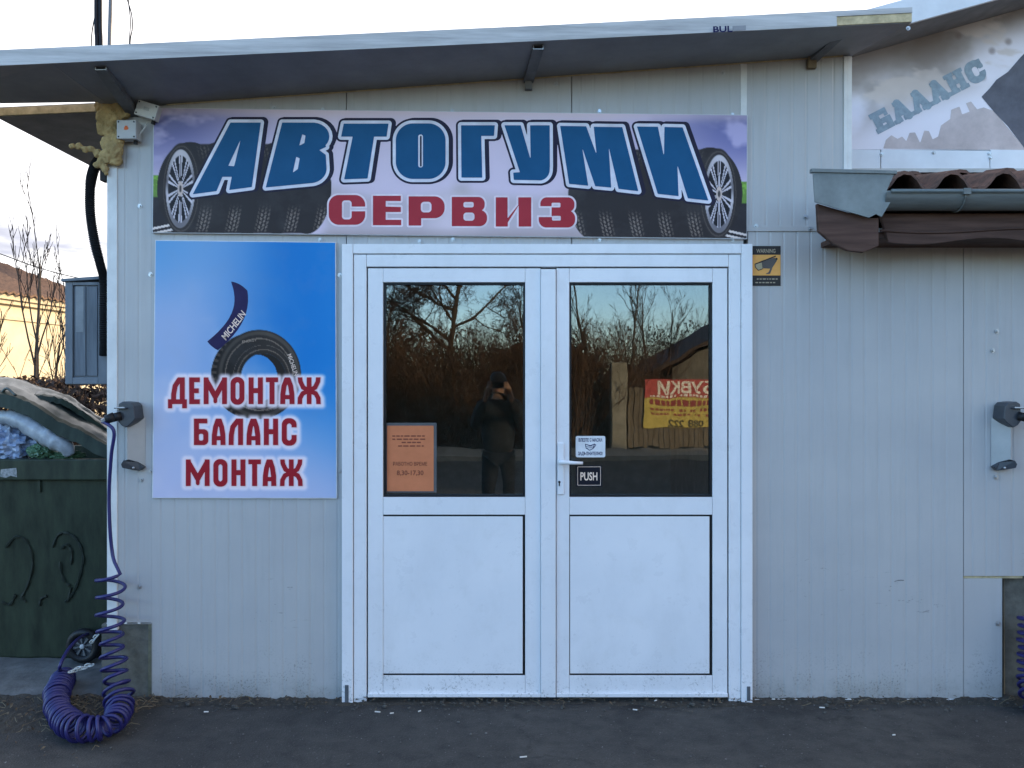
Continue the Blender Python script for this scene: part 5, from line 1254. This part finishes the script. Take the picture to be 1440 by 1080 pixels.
# ------------------------------------------------------------------ cream house in the sun
def cream_house():
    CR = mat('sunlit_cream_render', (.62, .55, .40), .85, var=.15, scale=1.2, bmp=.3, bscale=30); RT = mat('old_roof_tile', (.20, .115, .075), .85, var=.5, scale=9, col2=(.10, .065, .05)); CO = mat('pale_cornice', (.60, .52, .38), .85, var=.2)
    t = thing('cream_house', 'sunlit cream house with a brown tiled hip roof beyond the bare saplings', 'house', (-12.5, 16, 0))
    a, b = Vector((-12.9, 8.0, 0)), Vector((-11.42, 19.2, 0)); d = (b-a).normalized(); n = Vector((d.y, -d.x, 0))
    H = 3.62; back = -n*7
    def slab(p, q, z0, z1, o0, o1, nm, m):
        low = [p+n*o1, q+n*o1, q+n*o0, p+n*o0]; return MB().hexa([v+Vector((0, 0, z0)) for v in low], [v+Vector((0, 0, z1)) for v in low]).build(nm, m, t)
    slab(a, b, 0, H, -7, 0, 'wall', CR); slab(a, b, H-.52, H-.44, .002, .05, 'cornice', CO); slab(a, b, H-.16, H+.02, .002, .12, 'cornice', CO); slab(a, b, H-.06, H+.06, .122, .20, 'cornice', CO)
    # roof plane with rows of tiles
    mb = MB(); L = (b-a).length; nx, nr = 150, 12; run, rise = 2.6, 1.25
    for j in range(nr+1):
        for k in (0, 1):
            f = (j-(1-k)*.0)/nr
            for i in range(nx+1):
                u = i/nx; ins = f*2.6; pos = a+d*(-.2+(L+.35)*u-ins*max(0, (u-.72)/.28))+n*(.30-run*f); z = H+.06+rise*f+(.05 if k == 0 else 0)+.035*math.sin(i*2*PI/3); mb.v.append((pos.x, pos.y, z))
    R0 = nx+1
    for r in range(2*(nr+1)-1):
        for i in range(nx): q = r*R0+i; mb.f.append((q, q+1, q+R0+1, q+R0))
    kind(mb.build('roof_tiles', RT, t), 'stuff')
    e0 = b+d*.15
    MB().add([(e0+n*.3+Vector((0,0,H+.06))), (e0-n*7+Vector((0,0,H+.06))), (b-d*2.4-n*2.3+Vector((0,0,H+1.3)))], [(0,1,2)]).build('roof_end', RT, t)
    # overhead wire in front of it
    pts = [W(-60, 338, 12), W(0, 357, 12), W(50, 375, 12), W(110, 391, 12), W(260, 420, 12)]
    tag(MB().tube(catmull(pts, 6), .011, 5).build('overhead_wire', BLACK, None), 'thin overhead wire sloping down across the sky above the cream house', 'wire')
cream_house()

# ------------------------------------------------------------------ foot of the wall: soil, crumbs, leaves, butts
def verge():
    m, n, l, b = node_mat('dark_damp_soil'); t = noise_node(n, l, 25, 6, .75); t2 = noise_node(n, l, 160, 3, .7)
    c = mix(n, l, maprange(n, l, t.outputs[0], .35, .65), (.030, .026, .021), (.062, .052, .04)); c = mix(n, l, mul(n, l, maprange(n, l, t2.outputs[0], .62, .72), .7), c, (.22, .20, .16))
    l.new(c, b.inputs['Base Color']); b.inputs['Roughness'].default_value = .95; bump(n, l, t2.outputs[0], .9, .006, b)
    mb = MB(); xs = np.linspace(-2.7, 2.7, 460); rows = 10
    for j in range(rows+1):
        for x in xs:
            wd = .055+.035*mnoise.noise((x*1.7, 0, 4))+.02*mnoise.noise((x*9, 0, 4))
            if x < -1.7: wd += min(.34, (-1.7-x)*.9)
            f = j/rows; yy = .02-f*(wd+.02); z = (.004+.016*(1-f)**1.2*(1+mnoise.noise((x*14, yy*14, 0)))+.006*mnoise.noise((x*50, yy*50, 1)))*(1 if f < .95 else .0)-(.012 if f > .95 else 0); mb.v.append((x, yy, z))
    k = len(xs)
    for j in range(rows):
        for i in range(k-1): mb.f.append((j*k+i, (j+1)*k+i, (j+1)*k+i+1, j*k+i+1))
    kind(mb.build('soil_strip', m, None, smooth=True), 'structure')
    R_ = random.Random(12); st, lf, tw = MB(), MB(), MB()
    for i in range(520):
        x = R_.uniform(-2.6, 2.6); wd = .16 if x > -1.7 else .5; yy = -abs(R_.gauss(0, .45))*wd-.012; r = R_.uniform(.002, .007)*(1 if R_.random() < .93 else 1.8)
        st.ball((x, yy, r*.5+.004+.010*max(0, 1+yy/.09)), r, 3, (R_.uniform(.8, 1.5), 1, R_.uniform(.5, .8)))
    for i in range(620):
        x = -1.72-abs(R_.gauss(0, .4)) if R_.random() < .62 else R_.uniform(-2.0, 2.5); yy = -abs(R_.gauss(0, 1))*(.06 if x > -1.75 else .22)-.015
        c = Vector((x, yy, .022+R_.uniform(0, .012))); u = Vector((R_.gauss(0, 1), R_.gauss(0, 1), R_.gauss(0, .35))).normalized(); v = Vector((-u.y, u.x, R_.uniform(-.4, .4))).normalized(); L = R_.uniform(.005, .015)
        lf.add([c-u*L, c+v*L*.45, c+u*L, c-v*L*.45+Vector((0,0,L*.3))], [(0, 1, 2, 3)])
    for i in range(170):
        x = -1.75-abs(R_.gauss(0, .45)) if R_.random() < .75 else R_.uniform(-1.8, 2.5); yy = -abs(R_.gauss(0, 1))*(.05 if x > -1.75 else .22)-.01; a = R_.uniform(0, PI); L = R_.uniform(.02, .09)
        p = Vector((x, yy, .02)); tw.tube([p, p+Vector((math.cos(a)*L*.5, math.sin(a)*L*.5, R_.uniform(0, .02))), p+Vector((math.cos(a)*L, math.sin(a)*L, R_.uniform(0, .015)))], .0014, 3)
    for mb, nm, mt in ((st, 'gravel_crumbs', mat('grey_crumb', (.12, .115, .10), .95, var=.6, scale=60, col2=(.045, .042, .038))), (lf, 'fallen_leaves', mat('pale_dry_leaf', (.14, .105, .065), .9, var=.6, scale=25, col2=(.05, .035, .025))), (tw, 'twig_litter', mat('straw_twig', (.17, .135, .085), .9, var=.5))):
        kind(mb.build(nm, mt, None), 'stuff')
    # stones lying on the asphalt too
    st = MB()
    for i in range(420):
        x = R_.uniform(-2.6, 2.6); yy = R_.uniform(-.9, -.1); r = R_.uniform(.0012, .0035)*(1 if R_.random() < .95 else 2); st.ball((x, yy, .003+r*.4), r, 3, (R_.uniform(.8, 1.5), 1, .6))
    kind(st.build('loose_grit', mat('pale_grit', (.17, .165, .15), .95, var=.6, scale=70, col2=(.07, .068, .062)), None), 'stuff')
    BW = mat('cigarette_paper', (.62, .60, .55), .8, var=.2); 
    spots = [(736, 1065, .3, 1.0, 'lying alone on the asphalt below the middle of the double door'), (290, 1003, .2, .7, 'at the wall foot under the tyre poster'), (531, 1003, -.1, .9, 'nearest the left door frame, under the left leaf'), (551, 1005, .4, .6, 'second from the left door frame, under the left leaf'), (590, 1002, .9, .5, 'third from the left door frame, under the left leaf'),
             (893, 1000, -.1, .7, 'below the right door leaf on the dark asphalt'), (922, 987, .6, .45, 'close to the threshold under the right door leaf'), (1086, 983, .1, .5, 'against the wall just right of the door frame'), (1156, 997, 0, .8, 'below the plain wall right of the camera warning plate'), (72, 999, .5, .8, 'on the soil left of the coiled hose'), (144, 989, 1.1, .5, 'inside the loop of the coiled blue hose'), (1257, 1034, .3, .45, 'on the asphalt well in front of the right hand wall')]
    b0 = None
    for px, py, a, sc_, lb in spots:
        d = (CAMZ-.008)*FPX/(py-540); p = W(px, py, d+CAMY)
        if b0 is None: b0 = MB().cyl((0, 0, 0), (1, 0, 0), .0038, .030, 8).build('cigarette_butt', BW, None); o = b0
        else: o = b0.copy(); C.objects.link(o)
        o.location = (p.x, min(p.y, -.02), .010 if py > 1010 else .015); o.rotation_euler = (0, .05, a); o.scale = (sc_, .85, .85)
        tag(o, 'small white cigarette butt '+lb, 'cigarette butt', 'cigarette butts scattered along the shop front')
verge()

# ------------------------------------------------------------------ the far side of the street, seen in the door glass
def far_side():
    PAVE = mat('pale_far_pavement', (.20, .19, .17), .9, var=.3, scale=3)
    kind(MB().box(-45, 45, -14.2, -12.4, -.05, .10).build('pavement', PAVE), 'structure')
    # paling fence with a concrete pillar and a shop advert
    WOOD = mat('grey_brown_paling', (.17, .14, .105), .9, var=.5, scale=5, stretch=(6, 6, .5), col2=(.09, .072, .055)); POST = mat('fence_concrete', (.22, .205, .17), .9, var=.35, scale=5)
    f = thing('paling_fence', 'grey wooden paling fence with a concrete pillar reflected in the right door glass', 'fence', (5.5, -14.4, .1))
    R_ = random.Random(5); base = None
    for i in range(60):
        x = 2.72+i*.118
        if base is None: base = MB().box(-.052, .052, -.011, .011, 0, 1.36).build('slat', WOOD, f); o = base
        else: o = base.copy(); C.objects.link(o); o.parent = f
        o.location = Vector((x, -14.4, .1+R_.uniform(-.03, .05)))-Vector(f.location); o.rotation_euler = (0, R_.uniform(-.015, .015), 0)
    for z in (.35, 1.2): MB().box(2.66, 9.8, -14.47, -14.415, z, z+.08).build('rail', WOOD, f)
    MB().box(2.30, 2.62, -14.6, -14.25, .05, 2.05).build('pillar', POST, f, bevel=.02)
    FR = mat('pale_metal_rod', (.35, .33, .28), .5, var=.2); 
    s = thing('fence_advert', 'red and yellow shop advert hung on the fence, mirrored in the right door glass', 'advert', (4.3, -14.3, 1.2))
    RD = mat('advert_red', (.42, .08, .075), .5, var=.3, spec=.15); YL = mat('advert_yellow', (.50, .40, .11), .5, var=.3, spec=.15); WT = mat('advert_pale_letters', (.72, .68, .62), .5); MR = mat('advert_maroon', (.25, .04, .04), .5); BKT = mat('advert_black_letters', (.02, .02, .02), .5)
    X0, X1, ZT, ZB, ZM, yv = 3.03, 5.25, 1.66, .58, 1.25, -14.36
    MB().box(X0, X1, yv, yv+.02, ZM, ZT).build('red_field', RD, s); MB().box(X0, X1, yv, yv+.02, ZB, ZM-.001).build('yellow_field', YL, s)
    def fw(h): return lambda a, b: Vector((-a, yv+.023, -b))            # faces the street, reads left to right from it
    def tx(st, h, x, z, m_, bold, sx=1.0): text_obj('lettering', st, h, -x, -z, 0, m_, s, bold=bold, sx=sx, mp=fw(0))
    tx('ОБУВКИ', .27, 4.13, 1.47, WT, .03, 1.05); tx('088 222', .17, 4.0, .68, BKT, .02, 1.1)
    mb = MB(); m2 = MB()
    for z, h, B in ((1.285, .045, m2), (1.14, .12, mb), (.99, .05, mb), (.89, .045, mb)):
        x = X0+.15
        while x < X1-.2:
            l_ = R_.uniform(.04, .10)*(1.4 if h > .1 else .8); B.box(x, x+l_, yv+.0205, yv+.0225, z-h/2, z+h/2); x += l_+.03+(.09 if R_.random() < .15 else 0)
    kind(mb.build('small_print', MR, s), 'stuff'); kind(m2.build('small_print', WT, s), 'stuff')
    for a, b in (((2.66, 1.72), (4.9, 1.72)), ((2.66, 1.72), (2.66, .9)), ((2.75, 1.70), (3.3, 1.28)), ((2.9, 1.74), (3.9, 2.0)), ((3.9, 2.0), (4.6, 1.72))):
        pass
    # houses
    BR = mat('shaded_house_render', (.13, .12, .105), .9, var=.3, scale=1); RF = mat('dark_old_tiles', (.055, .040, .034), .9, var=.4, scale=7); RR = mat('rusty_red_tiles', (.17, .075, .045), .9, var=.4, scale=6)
    h = thing('gabled_house', 'low old house with a dark gable roof reflected behind the fence advert', 'house', (8.6, -20, 0))
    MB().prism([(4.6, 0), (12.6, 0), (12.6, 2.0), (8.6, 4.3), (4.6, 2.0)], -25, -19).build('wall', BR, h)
    for sx in (-1, 1):
        lo = [(8.6, -18.7, 4.42), (8.6+sx*4.6, -18.7, 1.80), (8.6+sx*4.6, -25.3, 1.80), (8.6, -25.3, 4.42)]; MB().hexa(lo, [(x, yy, z+.14) for x, yy, z in lo]).build('roof_slope', RF, h)
    h = thing('red_roofed_house', 'small house with a rusty red hip roof reflected in the left door glass', 'house', (.9, -24, 0))
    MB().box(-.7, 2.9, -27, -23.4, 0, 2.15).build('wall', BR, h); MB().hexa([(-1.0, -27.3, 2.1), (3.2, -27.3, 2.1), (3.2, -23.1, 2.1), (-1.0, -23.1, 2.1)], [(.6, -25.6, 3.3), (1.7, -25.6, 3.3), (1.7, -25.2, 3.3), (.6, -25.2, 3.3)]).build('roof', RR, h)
    MB().box(.1, .7, -23.41, -23.36, .9, 1.7).build('window', DARK, h)
    # one large tree, tall thin trees and the thicket
    T, F = grow(41, 4.4, .12, 5, spread=1.1, nb=(5, 7), curve=.24, up=.0, ratio=.62, first=.50, split_from=2, thin=.0062)
    plant_tree('large_bare_tree', 'large bare tree with a dense net of twigs reflected in the left door glass', 'tree', (-1.65, -16.2, 0), T, F)
    T, F = grow(43, 5.8, .17, 4, spread=.75, nb=(4, 5), curve=.2, up=.12, ratio=.6, first=.42, split_from=2, thin=.007)
    plant_tree('large_bare_tree', 'large bare tree further along the street, left of the one in the door glass', 'tree', (-6.0, -16.8, 0), T, F, rz=1.0)
    T, F = grow(47, 4.4, .045, 4, spread=.5, nb=(4, 5), curve=.16, up=.5, ratio=.46, first=.3, split_from=1, thin=.005); ob = None
    lbs = ['tall thin bare tree reflected at the top of the right door glass', 'thin bare tree with spreading twigs reflected over the fence pillar', 'bushy bare tree reflected left of the dark gable', 'bare tree reflected beside the dark gable roof', 'bare tree reflected at the middle post of the door', 'bare tree reflected left of the large tree']
    for i, (x, yy, sc, rz_) in enumerate([(1.95, -16, 1.0, 0), (3.0, -16.5, .98, 2.1), (3.9, -19, .95, 1.1), (4.9, -21.5, .9, 4), (.4, -17.2, .95, 5), (-3.6, -17.5, .95, 3)]):
        if ob is None: _, ob = plant_tree('bare_tree', lbs[i], 'tree', (x, yy, 0), T, F, 'thin bare trees across the street', rz_, sc)
        else: plant_tree('bare_tree', lbs[i], 'tree', (x, yy, 0), ob[0], ob[1], 'thin bare trees across the street', rz_, sc)
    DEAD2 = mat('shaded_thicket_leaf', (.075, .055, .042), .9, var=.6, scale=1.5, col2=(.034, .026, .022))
    srcs = [shrub_mesh(51, 3.3, 2.3, 230, 3000, .045, .0075, 1.6), shrub_mesh(52, 2.9, 2.1, 210, 2700, .045, .0075, 1.6)]
    LB = 'dense brown thicket shrub across the street, reflected as a dark mass in the door glass'
    for i, (x, yy, sc) in enumerate([(-9.5, -15.8, 1.0), (-8, -16.5, 1.05), (-6.6, -15.5, .95), (-5.2, -16.2, 1.0), (-4.0, -15.6, .95), (-2.9, -16.4, .98), (-1.9, -15.4, .9), (-.9, -16.0, .92), (.1, -15.6, .86), (.9, -16.2, 1.02), (1.5, -15.7, .92), (2.2, -17.0, .85), (2.9, -18.5, .8), (-2.4, -18.5, 1.05), (-.4, -18.8, 1.0), (1.4, -18.6, 1.1), (-5, -19, 1.1), (4.2, -23, .8), (6.0, -27.5, 1.2), (8.5, -27.8, 1.3)]):
        k = i % 2; r_ = plant_shrub('thicket_shrub', LB, 'shrub', (x, yy, 0), srcs[k], 'thicket shrubs across the street', rz=i*1.7, sc=(sc, sc, sc*(.82+.4*((i*37) % 11)/11)), lm=DEAD2); srcs[k] = r_
far_side()

# ------------------------------------------------------------------ the person taking the photograph, mirrored in the left door glass
def person():
    t = thing('person', 'person in dark jacket and trousers holding up a phone, mirrored in the left door glass', 'person', (-.14, -4.42, 0))
    CL = mat('dark_jacket_cloth', (.010, .011, .014), .85, var=.3); TR = mat('dark_trouser_cloth', (.007, .0075, .011), .85, var=.3); SK = mat('skin', (.24, .14, .10), .5, var=.1); HR = mat('dark_hair', (.02, .015, .012), .6, var=.3); SH = mat('black_shoe', (.015, .015, .015), .5)
    ox, oy = -.14, -4.42
    def skin(name, verts, edges, radii, m, root=0, lv=2):
        me = bpy.data.meshes.new(name); me.from_pydata([(x+ox, y_+oy, z) for x, y_, z in verts], edges, []); me.materials.append(m)
        o = bpy.data.objects.new(name, me); C.objects.link(o)
        md = o.modifiers.new('skin', 'SKIN'); sv = me.skin_vertices[0].data
        for i, r in enumerate(radii):
            sv[i].radius = (r, r) if isinstance(r, (int, float)) else r
            sv[i].use_root = i == root
        sb = o.modifiers.new('sub', 'SUBSURF'); sb.levels = lv; sb.render_levels = lv; md.use_smooth_shade = True
        o.parent = t; o.location = -Vector(t.location); return o
    V = [(0,0,.95),(0,-.01,1.12),(0,-.01,1.30),(0,0,1.42),(0,.02,1.50),(0,.03,1.57),(0,.045,1.66),(0,.04,1.735)]
    E = [(i, i+1) for i in range(7)]; Rr = [.11,.09,.10,.08,.055,.062,.095,.07]
    for s in (-1, 1):
        b = len(V); V += [(s*.17,-.01,1.41),(s*.25,.10,1.16),(s*.115+.06*0,.30,1.55),(s*.098,.345,1.61)]; E += [(3,b),(b,b+1),(b+1,b+2),(b+2,b+3)]; Rr += [.062,.046,.030,.034]
        for k in range(4):                                       # fingers wrap round the ends of the phone
            f = len(V); z = 1.672-k*.021; V += [(s*.094,.385,z),(s*.078,.405,z),(s*.058,.409,z)]; E += [(b+3,f),(f,f+1),(f+1,f+2)]; Rr += [.0095,.009,.008]
        f = len(V); V += [(s*.085,.36,1.632),(s*.062,.368,1.64)]; E += [(b+3,f),(f,f+1)]; Rr += [.0115,.010]
        l = len(V); V += [(s*.095,.0,.88),(s*.11,.01,.50),(s*.115,-.02,.10),(s*.125,.12,.045)]; E += [(0,l),(l,l+1),(l+1,l+2),(l+2,l+3)]; Rr += [.085,.055,.038,.035]
    skin('body', V, E, Rr, SK)
    V = [(0,0,.84),(0,-.01,1.12),(0,-.01,1.30),(0,0,1.43),(0,.015,1.485),(0,.03,1.565)]; E = [(i, i+1) for i in range(5)]; Rr = [(.21,.16),(.20,.15),(.20,.15),(.16,.12),.082,.080]
    for s in (-1, 1): b = len(V); V += [(s*.185,-.01,1.41),(s*.26,.10,1.16),(s*.135,.265,1.50)]; E += [(3,b),(b,b+1),(b+1,b+2)]; Rr += [.082,.068,.048]
    skin('jacket', V, E, Rr, CL)
    V = [(0,0,.93)]; E = []; Rr = [(.165,.125)]
    for s in (-1, 1): l = len(V); V += [(s*.095,0,.84),(s*.112,.012,.50),(s*.118,-.02,.09)]; E += [(0,l),(l,l+1),(l+1,l+2)]; Rr += [.108,.078,.062]
    skin('trousers', V, E, Rr, TR)
    for s in (-1, 1): MB().ball((ox+s*.125, oy+.055, .045), .055, 8, (.85, 2.3, .85)).build('shoe', SH, t, smooth=True)
    hm = MB(); hm.ball((ox, oy+.015, 1.70), .107, 10, (.86, .95, .86), .12, 9); hm.build('hair', HR, t, smooth=True)
    fm = MB()
    for s in (-1, 1): fm.ball((ox+s*.033, oy+.128, 1.655), .011, 6)
    fm.build('eyes', BLACK, t, smooth=True); MB().tube([(ox, oy+.125, 1.665), (ox, oy+.158, 1.615), (ox, oy+.135, 1.605)], [.007, .013, .009], 8).build('nose', SK, t, smooth=True)
    MB().tube([(ox-.022, oy+.128, 1.578), (ox, oy+.137, 1.576), (ox+.022, oy+.128, 1.578)], .006, 6).build('mouth', mat('lip', (.30, .12, .10), .5), t, smooth=True)
    for s in (-1, 1): MB().ball((ox+s*.095, oy+.03, 1.645), .024, 6, (.4, .7, 1.2)).build('ear', SK, t, smooth=True)
    t.scale = (.95, .95, .95)
    ph = thing('phone', 'dark phone held up sideways in both hands by the mirrored person', 'phone', (-.14, -4.035, 1.56))
    b = MB().box(-.225, -.055, -4.045, -4.036, 1.525, 1.605).build('phone_body', mat('phone_black', (.012, .012, .013), .25), ph, bevel=.003)
    MB().cyl((-.07, -4.034, 1.59), (0, 1, 0), .006, .003, 12).build('phone_lens', BLACK, ph)
person()
